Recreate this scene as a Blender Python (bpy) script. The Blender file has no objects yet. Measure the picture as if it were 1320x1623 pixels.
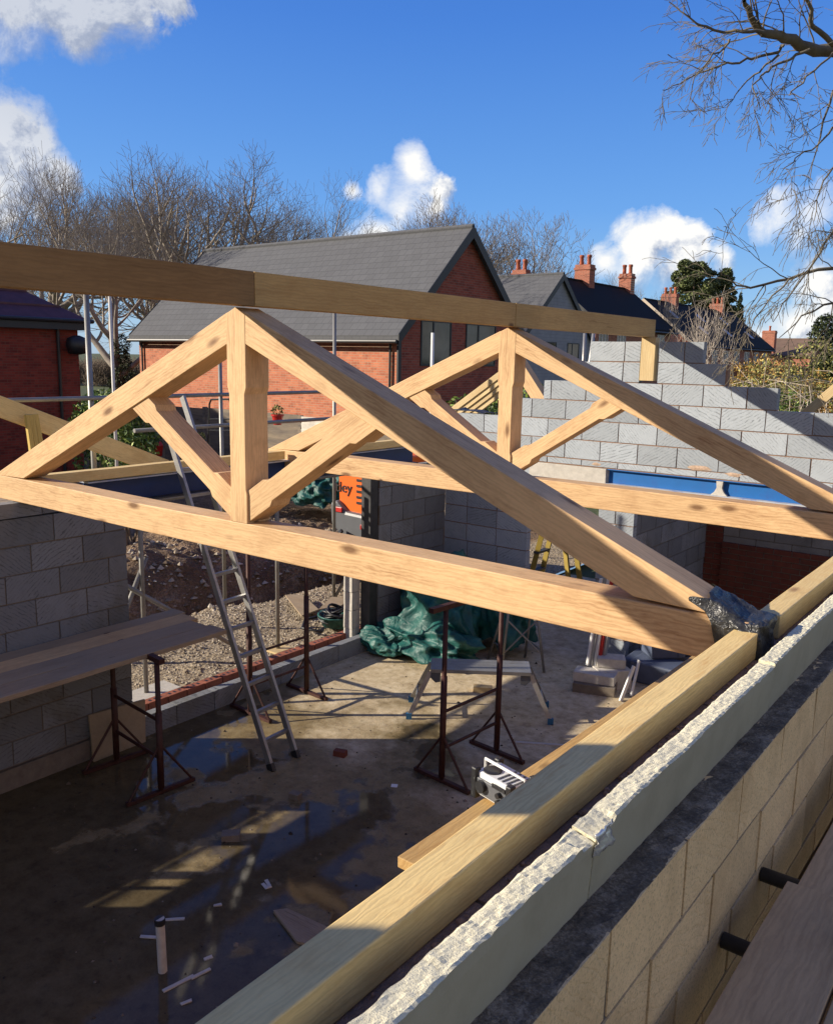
import bpy, math, random
from mathutils import Vector, Matrix, noise
random.seed(11)
R=random.random
def U(a,b): return a+(b-a)*random.random()
scn=bpy.context.scene; COL=scn.collection
S=-3.48            # top of the floor slab; the eye is the origin
# ------------------------------------------------------------ camera
yaw,pitch,roll=0.65414085,0.1782222,0.01982907
FPX=1356.04
fwd=Vector((-math.sin(yaw)*math.cos(pitch),math.cos(yaw)*math.cos(pitch),-math.sin(pitch)))
rt=fwd.cross(Vector((0,0,1))).normalized(); up=rt.cross(fwd)
c,s=math.cos(roll),math.sin(roll)
rt2=c*rt+s*up; up2=-s*rt+c*up
cam=bpy.data.cameras.new('camera'); co=bpy.data.objects.new('camera',cam); COL.objects.link(co)
m=Matrix.Identity(4)
for i in range(3): m[i][0]=rt2[i]; m[i][1]=up2[i]; m[i][2]=-fwd[i]
co.matrix_world=m
cam.sensor_fit='HORIZONTAL'; cam.sensor_width=36; cam.lens=36*FPX/1320; cam.clip_end=3000; cam.clip_start=.05
scn.camera=co
def ray(x,y): return rt2*((x-660)/FPX)+up2*((811.5-y)/FPX)+fwd
def W(x,y,X=None,Y=None,Z=None,D=None):
    d=ray(x,y)
    if X is not None: return d*(X/d.x)
    if Y is not None: return d*(Y/d.y)
    if Z is not None: return d*(Z/d.z)
    return d*D
# ------------------------------------------------------------ tagging
def tag(o,label=None,cat=None,group=None,kind=None):
    if label: o['label']=label
    if cat: o['category']=cat
    if group: o['group']=group
    if kind: o['kind']=kind
    return o
def empty(name,loc,label,cat,group=None):
    o=bpy.data.objects.new(name,None); COL.objects.link(o); o.location=loc; o.empty_display_size=.1
    return tag(o,label,cat,group)
def copy_tree(o,parent=None):
    c=o.copy(); COL.objects.link(c); c.parent=parent
    for ch in list(o.children): copy_tree(ch,c)
    return c
class MB:
    def __init__(s): s.v=[]; s.f=[]; s.r=[]; s.m=[]
    def add(s,vs,fs,rnd=0.5,mi=0):
        b=len(s.v); s.v+= [tuple(v) for v in vs]
        for f in fs: s.f.append([i+b for i in f]); s.r.append(rnd); s.m.append(mi)
    def box(s,x0,x1,y0,y1,z0,z1,rnd=.5,mi=0,M=None,j=0):
        vs=[Vector((x,y,z)) for z in (z0,z1) for y in (y0,y1) for x in (x0,x1)]
        if j: vs=[v+Vector((U(-j,j),U(-j,j),U(-j,j))) for v in vs]
        if M is not None: vs=[M@v for v in vs]
        s.add(vs,[(0,2,3,1),(4,5,7,6),(0,1,5,4),(2,6,7,3),(0,4,6,2),(1,3,7,5)],rnd,mi)
    def tube(s,pts,rad,n=8,caps=True,rnd=.5,mi=0):
        pts=[Vector(p) for p in pts]
        if not isinstance(rad,(list,tuple)): rad=[rad]*len(pts)
        rings=[]; prev=None
        for i,p in enumerate(pts):
            d=(pts[min(i+1,len(pts)-1)]-pts[max(i-1,0)])
            if d.length<1e-9: d=Vector((0,0,1))
            d.normalize()
            if prev is None:
                a=d.orthogonal().normalized()
            else:
                a=prev-d*prev.dot(d)
                if a.length<1e-6: a=d.orthogonal()
                a.normalize()
            prev=a; b=d.cross(a)
            rings.append([p+(a*math.cos(t)+b*math.sin(t))*rad[i] for t in [2*math.pi*k/n for k in range(n)]])
        vs=[v for r in rings for v in r]; fs=[]
        for i in range(len(rings)-1):
            for k in range(n):
                fs.append((i*n+k,i*n+(k+1)%n,(i+1)*n+(k+1)%n,(i+1)*n+k))
        if caps and n>=3:
            fs.append(tuple(reversed(range(n)))); fs.append(tuple((len(rings)-1)*n+k for k in range(n)))
        s.add(vs,fs,rnd,mi)
    def bar(s,p0,p1,w,h,rnd=.5,mi=0,upv=(0,0,1)):
        p0=Vector(p0);p1=Vector(p1); d=p1-p0; L=d.length; M=frame(p0,d,upv)
        s.box(0,L,-w/2,w/2,-h/2,h/2,rnd,mi,M)
    def prism(s,prof,y0,y1,rnd=.5,mi=0,M=None):
        n=len(prof)
        vs=[Vector((x,y0,z)) for x,z in prof]+[Vector((x,y1,z)) for x,z in prof]
        if M is not None: vs=[M@v for v in vs]
        fs=[tuple(range(n)),tuple(reversed(range(n,2*n)))]+[((i+1)%n,i,n+i,n+(i+1)%n) for i in range(n)]
        s.add(vs,fs,rnd,mi)
    def lathe(s,prof,c=(0,0,0),n=16,rnd=.5,mi=0):
        vs=[];fs=[]
        for r,z in prof:
            for k in range(n):
                t=2*math.pi*k/n; vs.append(Vector((c[0]+r*math.cos(t),c[1]+r*math.sin(t),c[2]+z)))
        for i in range(len(prof)-1):
            for k in range(n): fs.append((i*n+k,i*n+(k+1)%n,(i+1)*n+(k+1)%n,(i+1)*n+k))
        fs.append(tuple(reversed(range(n)))); fs.append(tuple((len(prof)-1)*n+k for k in range(n)))
        s.add(vs,fs,rnd,mi)
    def build(s,name,mats,parent=None,loc=(0,0,0),M=None,smooth=False,bevel=0,origin=None):
        me=bpy.data.meshes.new(name)
        v=s.v
        if origin is not None: v=[(a[0]-origin[0],a[1]-origin[1],a[2]-origin[2]) for a in v]; loc=origin
        me.from_pydata(v,[],s.f)
        if not isinstance(mats,(list,tuple)): mats=[mats]
        for mm in mats: me.materials.append(mm)
        me.polygons.foreach_set('material_index',s.m)
        at=me.attributes.new('rnd','FLOAT','FACE'); at.data.foreach_set('value',s.r)
        if smooth: me.polygons.foreach_set('use_smooth',[True]*len(s.f))
        me.update()
        o=bpy.data.objects.new(name,me); COL.objects.link(o)
        if M is not None: o.matrix_world=M
        else: o.location=loc
        if parent is not None:
            mw=o.matrix_basis.copy(); o.parent=parent
            o.matrix_basis=Matrix.Translation(-Vector(parent_loc(parent)))@mw
        if bevel:
            b=o.modifiers.new('b','BEVEL'); b.width=bevel; b.segments=2; b.limit_method='ANGLE'; b.angle_limit=.6
        return o
def parent_loc(p):
    l=Vector(p.matrix_basis.translation)
    if p.parent: l=l+parent_loc(p.parent)
    return l
def frame(p0,d,upv=(0,0,1)):
    x=Vector(d).normalized(); z=Vector(upv)
    y=z.cross(x)
    if y.length<1e-5: y=Vector((0,1,0)).cross(x) if abs(x.y)<.9 else Vector((1,0,0)).cross(x)
    y.normalize(); z=x.cross(y)
    M=Matrix.Identity(4)
    for i in range(3): M[i][0]=x[i];M[i][1]=y[i];M[i][2]=z[i];M[i][3]=p0[i]
    return M
def beam(name,p0,p1,w,h,mat,parent=None,bevel=.003,upv=(0,0,1),j=0):
    """a timber with its own local x axis along its length"""
    p0=Vector(p0);p1=Vector(p1); L=(p1-p0).length; b=MB()
    n=max(1,int(L/.35)) if j else 1
    if n==1: b.box(0,L,-w/2,w/2,-h/2,h/2)
    else:
        vs=[];fs=[]
        for i in range(n+1):
            a=U(-j,j);q=U(-j,j)
            for yy,zz in ((-w/2,-h/2),(w/2,-h/2),(w/2,h/2),(-w/2,h/2)):
                vs.append((L*i/n,yy+a+U(-j,j)*.3,zz+q+U(-j,j)*.3))
        for i in range(n):
            for k in range(4):
                fs.append((i*4+k,i*4+(k+1)%4,i*4+4+(k+1)%4,i*4+4+k))
        fs.append((3,2,1,0)); fs.append((n*4,n*4+1,n*4+2,n*4+3))
        b.add(vs,fs)
    return b.build(name,mat,parent,M=frame(p0,p1-p0,upv),bevel=bevel)
# ------------------------------------------------------------ materials
def newmat(name):
    m=bpy.data.materials.new(name); m.use_nodes=True; nt=m.node_tree; b=nt.nodes['Principled BSDF']
    return m,nt,b
class G:
    def __init__(s,nt): s.nt=nt
    def n(s,t,**kw):
        x=s.nt.nodes.new(t)
        for k,v in kw.items(): setattr(x,k,v)
        return x
    def L(s,a,b): s.nt.links.new(a,b)
    def coord(s,kind='Object',scale=(1,1,1),rot=(0,0,0),loc=(0,0,0),rndloc=False):
        tc=s.n('ShaderNodeTexCoord'); mp=s.n('ShaderNodeMapping')
        mp.inputs['Scale'].default_value=scale; mp.inputs['Rotation'].default_value=rot; mp.inputs['Location'].default_value=loc
        s.L(tc.outputs[kind],mp.inputs['Vector']); out=mp.outputs['Vector']
        if rndloc:
            oi=s.n('ShaderNodeObjectInfo'); a=s.math('MULTIPLY',oi.outputs['Random'],37.)
            va=s.n('ShaderNodeVectorMath',operation='ADD'); s.L(out,va.inputs[0]); s.L(a,va.inputs[1]); out=va.outputs[0]
        return out
    def noise(s,vec,scale,detail=5,rough=.55,dist=0,out='Fac'):
        x=s.n('ShaderNodeTexNoise'); x.inputs['Scale'].default_value=scale;x.inputs['Detail'].default_value=detail
        x.inputs['Roughness'].default_value=rough; x.inputs['Distortion'].default_value=dist
        if vec is not None: s.L(vec,x.inputs['Vector'])
        return x.outputs[out]
    def vor(s,vec,scale,feature='F1',out='Distance',rand=1):
        x=s.n('ShaderNodeTexVoronoi',feature=feature); x.inputs['Scale'].default_value=scale
        x.inputs['Randomness'].default_value=rand
        if vec is not None: s.L(vec,x.inputs['Vector'])
        return x.outputs[out]
    def math(s,op,a,b=None,c=None,clamp=False):
        x=s.n('ShaderNodeMath',operation=op); x.use_clamp=clamp
        for i,v in enumerate((a,b,c)):
            if v is None: continue
            if isinstance(v,(int,float)): x.inputs[i].default_value=v
            else: s.L(v,x.inputs[i])
        return x.outputs[0]
    def ramp(s,fac,stops,interp='LINEAR'):
        x=s.n('ShaderNodeValToRGB'); cr=x.color_ramp; cr.interpolation=interp
        while len(cr.elements)<len(stops): cr.elements.new(.5)
        for e,(p,col) in zip(cr.elements,stops):
            e.position=p
            if isinstance(col,(int,float)): col=(col,col,col)
            e.color=(*col,1)
        s.L(fac,x.inputs['Fac']); return x.outputs['Color']
    def rng(s,v,a,b,c=0.,d=1.,clamp=True):
        x=s.n('ShaderNodeMapRange'); x.clamp=clamp
        for i,q in zip(('From Min','From Max','To Min','To Max'),(a,b,c,d)): x.inputs[i].default_value=q
        s.L(v,x.inputs['Value']); return x.outputs['Result']
    def mix(s,f,a,b,mode='MIX'):
        x=s.n('ShaderNodeMix',data_type='RGBA',blend_type=mode)
        if isinstance(f,(int,float)): x.inputs[0].default_value=f
        else: s.L(f,x.inputs[0])
        for i,v in ((6,a),(7,b)):
            if isinstance(v,tuple): x.inputs[i].default_value=(*v,1)
            else: s.L(v,x.inputs[i])
        return x.outputs[2]
    def bump(s,h,strength,dist,bsdf,prev=None):
        x=s.n('ShaderNodeBump'); x.inputs['Strength'].default_value=strength; x.inputs['Distance'].default_value=dist
        s.L(h,x.inputs['Height'])
        if prev is not None: s.L(prev,x.inputs['Normal'])
        s.L(x.outputs[0],bsdf.inputs['Normal']); return x.outputs[0]
    def attr(s,name='rnd'):
        x=s.n('ShaderNodeAttribute'); x.attribute_name=name; return x.outputs['Fac']
def sc(c,k): return tuple(min(1,x*k) for x in c)
def wood(name,light,dark,knots=True,rough=.7,weather=0.,grain=1.,knotcol=None,knot_th=.05):
    m,nt,b=newmat(name); g=G(nt)
    v=g.coord('Object',scale=(1,1,1),rndloc=True)
    def st(sx,sy,sz):
        mp=g.n('ShaderNodeMapping'); mp.inputs['Scale'].default_value=(sx,sy,sz); g.L(v,mp.inputs['Vector']); return mp.outputs[0]
    w=g.n('ShaderNodeTexWave',wave_type='RINGS',rings_direction='X'); w.inputs['Scale'].default_value=13*grain
    w.inputs['Distortion'].default_value=11; w.inputs['Detail'].default_value=4; w.inputs['Detail Scale'].default_value=1.2; w.inputs['Detail Roughness'].default_value=.6
    g.L(st(.35,1.6,1.6),w.inputs['Vector'])
    n1=g.noise(st(1.2,9,9),2.2,7,.6,.8)
    n2=g.noise(st(2,45,45),3,4,.65)
    n3=g.noise(st(.8,1.5,1.5),1.3,3,.5)
    f=g.math('MULTIPLY_ADD',w.outputs['Fac'],.17,g.math('MULTIPLY',n1,.66))
    f=g.math('MULTIPLY_ADD',n2,.34,f)
    f=g.math('ADD',f,g.math('MULTIPLY',g.math('SUBTRACT',n3,.5),.5))
    f=g.rng(f,.42,.90)
    col=g.ramp(f,[(0,sc(light,1.06)),(.4,sc(light,.90)),(.72,tuple((a+q)/2 for a,q in zip(light,dark))),(1,dark)])
    # drying checks and dark fibre streaks
    ck=g.noise(st(.9,26,26),2.4,3,.5,.3); col=g.mix(g.math('MULTIPLY',g.rng(ck,.70,.76),.6),col,sc(dark,.45))
    # large tonal drift along the timber
    dr=g.rng(g.noise(st(.6,.8,.8),1.1,2,.5),.35,.65); col=g.mix(g.math('MULTIPLY',dr,.28),col,sc(light,.62))
    # blotches
    bl=g.rng(g.noise(st(2,3,3),1.8,6,.75),.50,.68)
    col=g.mix(g.math('MULTIPLY',bl,.55),col,tuple((a*.35+q*.65) for a,q in zip(light,dark)))
    if knots:
        d=g.vor(st(1.5,4,4),1.1)
        k=g.rng(d,knot_th,knot_th*2.6,1,0)
        col=g.mix(g.math('MULTIPLY',k,.85),col,knotcol or sc(dark,.5))
    if weather:
        gw=g.rng(g.noise(st(.7,5,5),1.6,5,.6),.35,.65)
        col=g.mix(g.math('MULTIPLY',gw,weather),col,(.35,.28,.195))
    g.L(col,b.inputs['Base Color']); b.inputs['Roughness'].default_value=rough
    b.inputs['Specular IOR Level'].default_value=.3
    h=g.math('ADD',g.math('MULTIPLY',n2,.6),g.math('MULTIPLY',w.outputs['Fac'],.4))
    g.bump(h,.18,.004,b)
    return m
def plain(name,col,rough=.6,metal=0.,var=.15,scale=6,bump=.1,dirt=None,spec=.5,obj='Object'):
    m,nt,b=newmat(name); g=G(nt); v=g.coord(obj,rndloc=(obj=='Object'))
    n=g.noise(v,scale,6,.6)
    c=g.ramp(n,[(.25,sc(col,1-var)),(.75,sc(col,1+var))])
    if dirt:
        dn=g.rng(g.noise(v,scale*.5,6,.7),.5,.66); c=g.mix(g.math('MULTIPLY',dn,.7),c,dirt)
    g.L(c,b.inputs['Base Color']); b.inputs['Roughness'].default_value=rough; b.inputs['Metallic'].default_value=metal
    b.inputs['Specular IOR Level'].default_value=spec
    if bump: g.bump(g.noise(v,scale*6,4,.6),bump,.01,b)
    return m
def blockmat(name,col,scratch=.72,var=.2,axis='X',fine=1.,stain=None,rust=None):
    """axis: the wall runs along X or Y"""
    m,nt,b=newmat(name); g=G(nt); v=g.coord('Object')
    r=g.attr()
    sep=g.n('ShaderNodeSeparateXYZ'); g.L(v,sep.inputs[0]); a=sep.outputs[0 if axis=='X' else 1]; z=sep.outputs[2]
    sgn=g.math('SIGN',g.math('SUBTRACT',g.math('FRACT',g.math('MULTIPLY',r,7.3)),.5))
    k=g.math('MULTIPLY',sgn,g.math('MULTIPLY_ADD',g.math('FRACT',g.math('MULTIPLY',r,13.7)),.7,.35))
    t=g.math('ADD',z,g.math('MULTIPLY',a,k)); t2=g.math('SUBTRACT',z,g.math('MULTIPLY',a,g.math('MULTIPLY',k,.5)))
    nn=g.math('MULTIPLY',g.noise(v,5,4,.6),.16)
    cv=g.n('ShaderNodeCombineXYZ'); g.L(g.math('ADD',t,g.math('MULTIPLY',nn,.5)),cv.inputs[0]); g.L(g.math('MULTIPLY',t2,.35),cv.inputs[1]); g.L(g.math('MULTIPLY',r,50.),cv.inputs[2])
    wv=g.n('ShaderNodeTexWave'); wv.inputs['Scale'].default_value=8.5; wv.inputs['Distortion'].default_value=3.2; wv.inputs['Detail'].default_value=3; wv.inputs['Detail Scale'].default_value=6; wv.inputs['Detail Roughness'].default_value=.6
    g.L(cv.outputs[0],wv.inputs['Vector']); s1=g.rng(wv.outputs['Fac'],.16,.0,0,1)
    s1=g.math('MULTIPLY',s1,g.rng(g.noise(v,23,3,.6),.38,.52))
    pres=g.rng(g.noise(v,3.5,3,.6),.36,.5)
    n1=g.noise(v,9,8,.7); n2=g.noise(v,160/(1+(fine-1)*.9),4,.75)
    base=g.ramp(n1,[(.2,sc(col,1-var*.6)),(.8,sc(col,1+var*.6))])
    br=g.rng(g.math('FRACT',g.math('MULTIPLY',r,91.7)),0,1,.80,1.12)
    base=g.mix(1.,base,br,'MULTIPLY')
    c=g.mix(g.math('MULTIPLY',g.math('MULTIPLY',s1,pres),scratch),base,sc(col,.40))
    c=g.mix(g.math('MULTIPLY',g.rng(n2,.52,.66),min(.25*fine*(1.6 if fine>1 else 1),.7)),c,sc(col,.35))
    c=g.mix(g.math('MULTIPLY',g.rng(n2,.42,.25),.2*fine),c,sc(col,1.6))
    if stain: c=g.mix(g.math('MULTIPLY',g.rng(g.noise(v,1.6,6,.7),.5,.68),.7),c,stain)
    if rust:
        dy=g.math('ABSOLUTE',g.math('ADD',g.math('SUBTRACT',sep.outputs[1],rust[0]),g.math('MULTIPLY',g.math('SUBTRACT',g.noise(v,2.5,5,.7),.5),.35)))
        rm=g.math('MULTIPLY',g.rng(dy,.02,.10,1,0),g.rng(z,rust[2],rust[1],0,1)); rm=g.math('MULTIPLY',rm,g.rng(g.noise(v,14,4,.7),.3,.55))
        c=g.mix(g.math('MULTIPLY',rm,.9),c,(.10,.042,.014))
    g.L(c,b.inputs['Base Color']); b.inputs['Roughness'].default_value=.92; b.inputs['Specular IOR Level'].default_value=.2
    h=g.math('ADD',g.math('MULTIPLY',n2,.5),g.math('MULTIPLY',n1,.6)); h=g.math('SUBTRACT',h,g.math('MULTIPLY',s1,.25))
    g.bump(h,.55+.15*(fine-1),.006*fine,b)
    return m
def brickmat(name,c1,c2,mortar,axis='X',sx=.225,sz=.075,var=.4,rot=None):
    m,nt,b=newmat(name); g=G(nt); v=g.coord('Object')
    sep=g.n('ShaderNodeSeparateXYZ'); g.L(v,sep.inputs[0]); cv=g.n('ShaderNodeCombineXYZ')
    g.L(sep.outputs[0 if axis=='X' else 1],cv.inputs[0]); g.L(sep.outputs[2],cv.inputs[1])
    br=g.n('ShaderNodeTexBrick'); g.L(cv.outputs[0],br.inputs['Vector']); br.inputs['Scale'].default_value=1
    br.inputs['Brick Width'].default_value=sx; br.inputs['Row Height'].default_value=sz; br.inputs['Mortar Size'].default_value=.0055
    br.inputs['Mortar Smooth'].default_value=.1; br.inputs['Bias'].default_value=-.1
    br.inputs['Color1'].default_value=(*c1,1); br.inputs['Color2'].default_value=(*c2,1); br.inputs['Mortar'].default_value=(*mortar,1)
    # some odd dark bricks
    ce=g.n('ShaderNodeCombineXYZ')
    row=g.math('FLOOR',g.math('DIVIDE',sep.outputs[2],sz)); g.L(row,ce.inputs[1])
    g.L(g.math('FLOOR',g.math('ADD',g.math('DIVIDE',sep.outputs[0 if axis=='X' else 1],sx),g.math('MULTIPLY',g.math('MODULO',row,2.),.5))),ce.inputs[0])
    wn=g.n('ShaderNodeTexWhiteNoise'); g.L(ce.outputs[0],wn.inputs['Vector'])
    dk=g.rng(wn.outputs['Value'],.68,.9,0,var)
    c=g.mix(g.math('MULTIPLY',dk,g.math('SUBTRACT',1.,br.outputs['Fac'])),br.outputs['Color'],sc(c2,.3))
    n=g.noise(v,2.2,6,.65); c=g.mix(g.rng(n,.4,.75,0,.4),c,sc(c2,.6))
    g.L(c,b.inputs['Base Color']); b.inputs['Roughness'].default_value=.9
    g.bump(g.math('SUBTRACT',g.noise(v,60,3,.6),br.outputs['Fac']),.5,.006,b)
    return m
def slatemat(name,col,sx=.3,sz=.2,axis='X',warm=None):
    m,nt,b=newmat(name); g=G(nt); v=g.coord('Object')
    sep=g.n('ShaderNodeSeparateXYZ'); g.L(v,sep.inputs[0]); cv=g.n('ShaderNodeCombineXYZ')
    g.L(sep.outputs[0 if axis=='X' else 1],cv.inputs[0]); g.L(sep.outputs[2],cv.inputs[1])
    br=g.n('ShaderNodeTexBrick'); g.L(cv.outputs[0],br.inputs['Vector']); br.inputs['Scale'].default_value=1
    br.inputs['Brick Width'].default_value=sx; br.inputs['Row Height'].default_value=sz; br.inputs['Mortar Size'].default_value=.008
    br.inputs['Mortar Smooth'].default_value=.3
    br.inputs['Color1'].default_value=(*sc(col,1.05),1); br.inputs['Color2'].default_value=(*sc(col,.95),1); br.inputs['Mortar'].default_value=(*sc(col,.66),1)
    n=g.noise(v,2,7,.6); c=g.mix(g.rng(n,.35,.7,0,.3),br.outputs['Color'],sc(col,.75))
    g.L(c,b.inputs['Base Color']); b.inputs['Roughness'].default_value=.8; b.inputs['Specular IOR Level'].default_value=.2
    g.bump(g.math('SUBTRACT',g.noise(v,25,3,.6),br.outputs['Fac']),.5,.01,b)
    return m
OAK_L=(.70,.46,.24); OAK_D=(.30,.15,.062)
M_oak=wood('oak',OAK_L,OAK_D,rough=.62,knot_th=.055,knotcol=(.13,.055,.02))
M_plate=wood('treated_pine',(.86,.63,.27),(.56,.30,.085),rough=.6,grain=1.6,knot_th=.05,knotcol=(.22,.085,.03),weather=.03)
M_darkridge=wood('dark_ridge_timber',(.30,.175,.07),(.16,.085,.03),rough=.65,knot_th=.035,knotcol=(.07,.03,.012))
M_glulam=wood('ridge_timber',(.54,.35,.14),(.33,.18,.06),rough=.65,knot_th=.035,knotcol=(.10,.045,.018))
M_newpine=wood('fresh_pine',(.62,.47,.25),(.42,.27,.11),rough=.6,knot_th=.03)
M_yellow=wood('yellow_pine',(.66,.47,.14),(.44,.27,.06),rough=.6)
M_board=wood('weathered_board',(.36,.275,.18),(.17,.12,.075),rough=.85,weather=.6,grain=1.3,knot_th=.03)
M_bdpink=wood('scaffold_plank',(.60,.41,.215),(.30,.195,.10),rough=.95,weather=.1,knot_th=.03)
M_fence=wood('fence_board',(.17,.145,.125),(.085,.07,.06),rough=.9,weather=.6)
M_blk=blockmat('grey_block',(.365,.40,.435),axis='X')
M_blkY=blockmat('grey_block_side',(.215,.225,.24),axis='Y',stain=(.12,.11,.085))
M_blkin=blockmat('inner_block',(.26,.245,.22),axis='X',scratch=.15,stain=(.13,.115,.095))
M_buff=blockmat('buff_block',(.86,.62,.325),axis='Y',scratch=.04,fine=1.5,var=.26,stain=(.60,.40,.19))
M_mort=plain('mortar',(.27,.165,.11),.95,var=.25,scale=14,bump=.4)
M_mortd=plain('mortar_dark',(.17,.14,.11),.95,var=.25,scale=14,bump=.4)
M_con=plain('concrete_lintel',(.50,.47,.42),.9,var=.16,scale=18,bump=.5)
M_steel=plain('scaffold_steel',(.27,.265,.25),.5,metal=.5,var=.2,scale=7,dirt=(.16,.13,.10),bump=.1)
M_dark=plain('dark_steel',(.06,.06,.062),.5,metal=.3,var=.3,scale=8)
M_rust=plain('rusty_red_steel',(.055,.016,.011),.65,metal=.2,var=.45,scale=16,dirt=(.05,.03,.022))
M_alu=plain('aluminium',(.36,.36,.355),.42,metal=.65,var=.12,scale=12,dirt=(.22,.2,.18))
M_blue=plain('blue_steel',(.006,.115,.37),.5,var=.12,scale=5,dirt=(.02,.075,.27),bump=.04)
M_bflange=plain('flange_paint',(.45,.47,.50),.6,var=.3,scale=9,dirt=(.03,.1,.36))
M_white=plain('white_plastic',(.7,.7,.68),.5,var=.08)
M_black=plain('black_plastic',(.018,.018,.02),.45,var=.3)
M_grey=plain('grey_plastic',(.10,.105,.115),.45,var=.1)
M_orange=plain('orange_paint',(.85,.14,.012),.4,var=.06,scale=3,bump=.02)
M_red=plain('red_plastic',(.45,.02,.015),.4,var=.15)
M_upvc=plain('frame_black',(.02,.021,.023),.45,var=.15)
M_glass=None
def glassmat():
    m,nt,b=newmat('window_glass'); g=G(nt); v=g.coord('Object')
    c=g.ramp(g.noise(v,1.3,3,.5),[(.35,(.02,.024,.022)),(.7,(.10,.105,.09))])
    g.L(c,b.inputs['Base Color']); b.inputs['Roughness'].default_value=.06; b.inputs['Specular IOR Level'].default_value=.8
    return m
M_glass=glassmat()
# ------------------------------------------------------------ world & sun
SUN=Vector((-.77,-.639,.415)).normalized()      # towards the sun
el=math.asin(SUN.z); az=math.atan2(SUN.x,SUN.y)
w=bpy.data.worlds.new('World'); scn.world=w; w.use_nodes=True; nt=w.node_tree; g=G(nt)
bg=nt.nodes['Background']
sky=g.n('ShaderNodeTexSky',sky_type='NISHITA'); sky.sun_disc=False; sky.sun_elevation=el; sky.sun_rotation=az
sky.air_density=1.0; sky.dust_density=.25; sky.ozone_density=3.0; sky.altitude=100
tcw=g.n('ShaderNodeTexCoord'); sepw=g.n('ShaderNodeSeparateXYZ'); g.L(tcw.outputs['Generated'],sepw.inputs[0])
SK=1/(.1*1.5)
def lin(r,gg,b): return tuple((((q/255+.055)/1.055)**2.4 if q>10 else q/255/12.92)*SK for q in (r,gg,b))
gradc=g.ramp(g.math('MULTIPLY',sepw.outputs[2],1.0,clamp=True),[(0,lin(150,190,228)),(.06,lin(126,182,238)),(.16,lin(88,158,240)),(.34,lin(50,124,226)),(.6,lin(28,88,192)),(1,lin(20,66,160))])
hs=g.n('ShaderNodeMix',data_type='RGBA'); hs.inputs[0].default_value=.72; g.L(sky.outputs[0],hs.inputs[6]); g.L(gradc,hs.inputs[7])
class _o: pass
hsx=_o(); hsx.outputs=[hs.outputs[2]]; hs=hsx
blobs=[(20,-5,85),(110,-5,80),(200,-10,72),(262,0,45),
 (5,215,82),(60,235,66),(100,262,38),(0,300,50),
 (655,258,32),(690,300,34),(645,315,58),(600,300,34),(560,300,22),(600,365,40),(560,372,28),(690,335,34),
 (1010,378,46),(1050,378,46),(955,408,30),(1095,400,46),(1145,405,30),(1015,412,46),(1075,415,46),(1090,385,36),
 (1245,330,40),(1215,352,34),(1310,325,46),(1185,362,16),(1285,355,46),
 (1295,432,44),(1265,505,50),(1205,540,40),(1320,480,44),(60,330,30)]
tc=g.n('ShaderNodeTexCoord'); D0=tc.outputs['Generated']
def vmath(op,a,b):
    x=g.n('ShaderNodeVectorMath',operation=op)
    for i,v in enumerate((a,b)):
        if isinstance(v,(tuple,Vector)): x.inputs[i].default_value=tuple(v)
        else: g.L(v,x.inputs[i])
    return x
def field(vec,amp=.085,mult=1.45):
    F=None
    wv=vmath('SUBTRACT',g.noise(vec,7,3,.55,out='Color'),(.5,.5,.5)).outputs[0]
    sc_=g.n('ShaderNodeVectorMath',operation='SCALE'); g.L(wv,sc_.inputs[0]); sc_.inputs['Scale'].default_value=amp
    v2=vmath('ADD',vec,sc_.outputs[0]).outputs[0]
    for x,y,r in blobs:
        cdir=ray(x,y).normalized()
        d=vmath('DISTANCE',v2,cdir).outputs['Value']
        e=g.rng(d,0,r*mult/FPX,1,0)
        F=e if F is None else g.math('SMOOTH_MAX',F,e,.25)
    return F
F=field(D0)
ccs=g.rng(vmath('DISTANCE',D0,tuple(ray(120,0).normalized())).outputs['Value'],.10,.30,.62,1.)
fb=g.noise(D0,13,10,.66,.25)
dens=g.math('ADD',F,g.math('MULTIPLY',g.math('SUBTRACT',fb,.5),g.rng(F,.14,.40,.25,1.5)))
soft=g.rng(g.noise(D0,7,2,.5),.4,.6,.20,.75)
mask=g.math('DIVIDE',g.math('SUBTRACT',dens,.36),soft,clamp=True)
mask=g.math('SMOOTH_MIN',mask,1.,.1)
off=tuple((rt2*-.034+up2*.036)); off2=tuple((rt2*-.008+up2*.009))
G1=field(D0,.05,2.9); F2=field(vmath('ADD',D0,off).outputs[0],.05,2.9)
fbo=g.noise(vmath('ADD',D0,off2).outputs[0],13,10,.66,.25)
lit=g.math('ADD',g.math('MULTIPLY',g.math('SUBTRACT',G1,F2),1.9),g.math('MULTIPLY',g.math('SUBTRACT',fb,fbo),3.2))
lit=g.rng(lit,-.55,.40)
thin=g.rng(dens,.30,.85,.12,0.)
lit=g.math('MULTIPLY',g.math('ADD',lit,thin,clamp=True),ccs)
CS=SK*.93
ccol=g.ramp(lit,[(0,tuple(q*CS for q in (.25,.31,.46))),(.42,tuple(q*CS for q in (.43,.49,.63))),(.68,tuple(q*CS for q in (.72,.76,.84))),(.9,tuple(q*CS for q in (1.0,1.0,1.0))),(1,tuple(q*CS for q in (1.08,1.07,1.04)))])
cm=g.mix(mask,hs.outputs[0],ccol)
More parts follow.
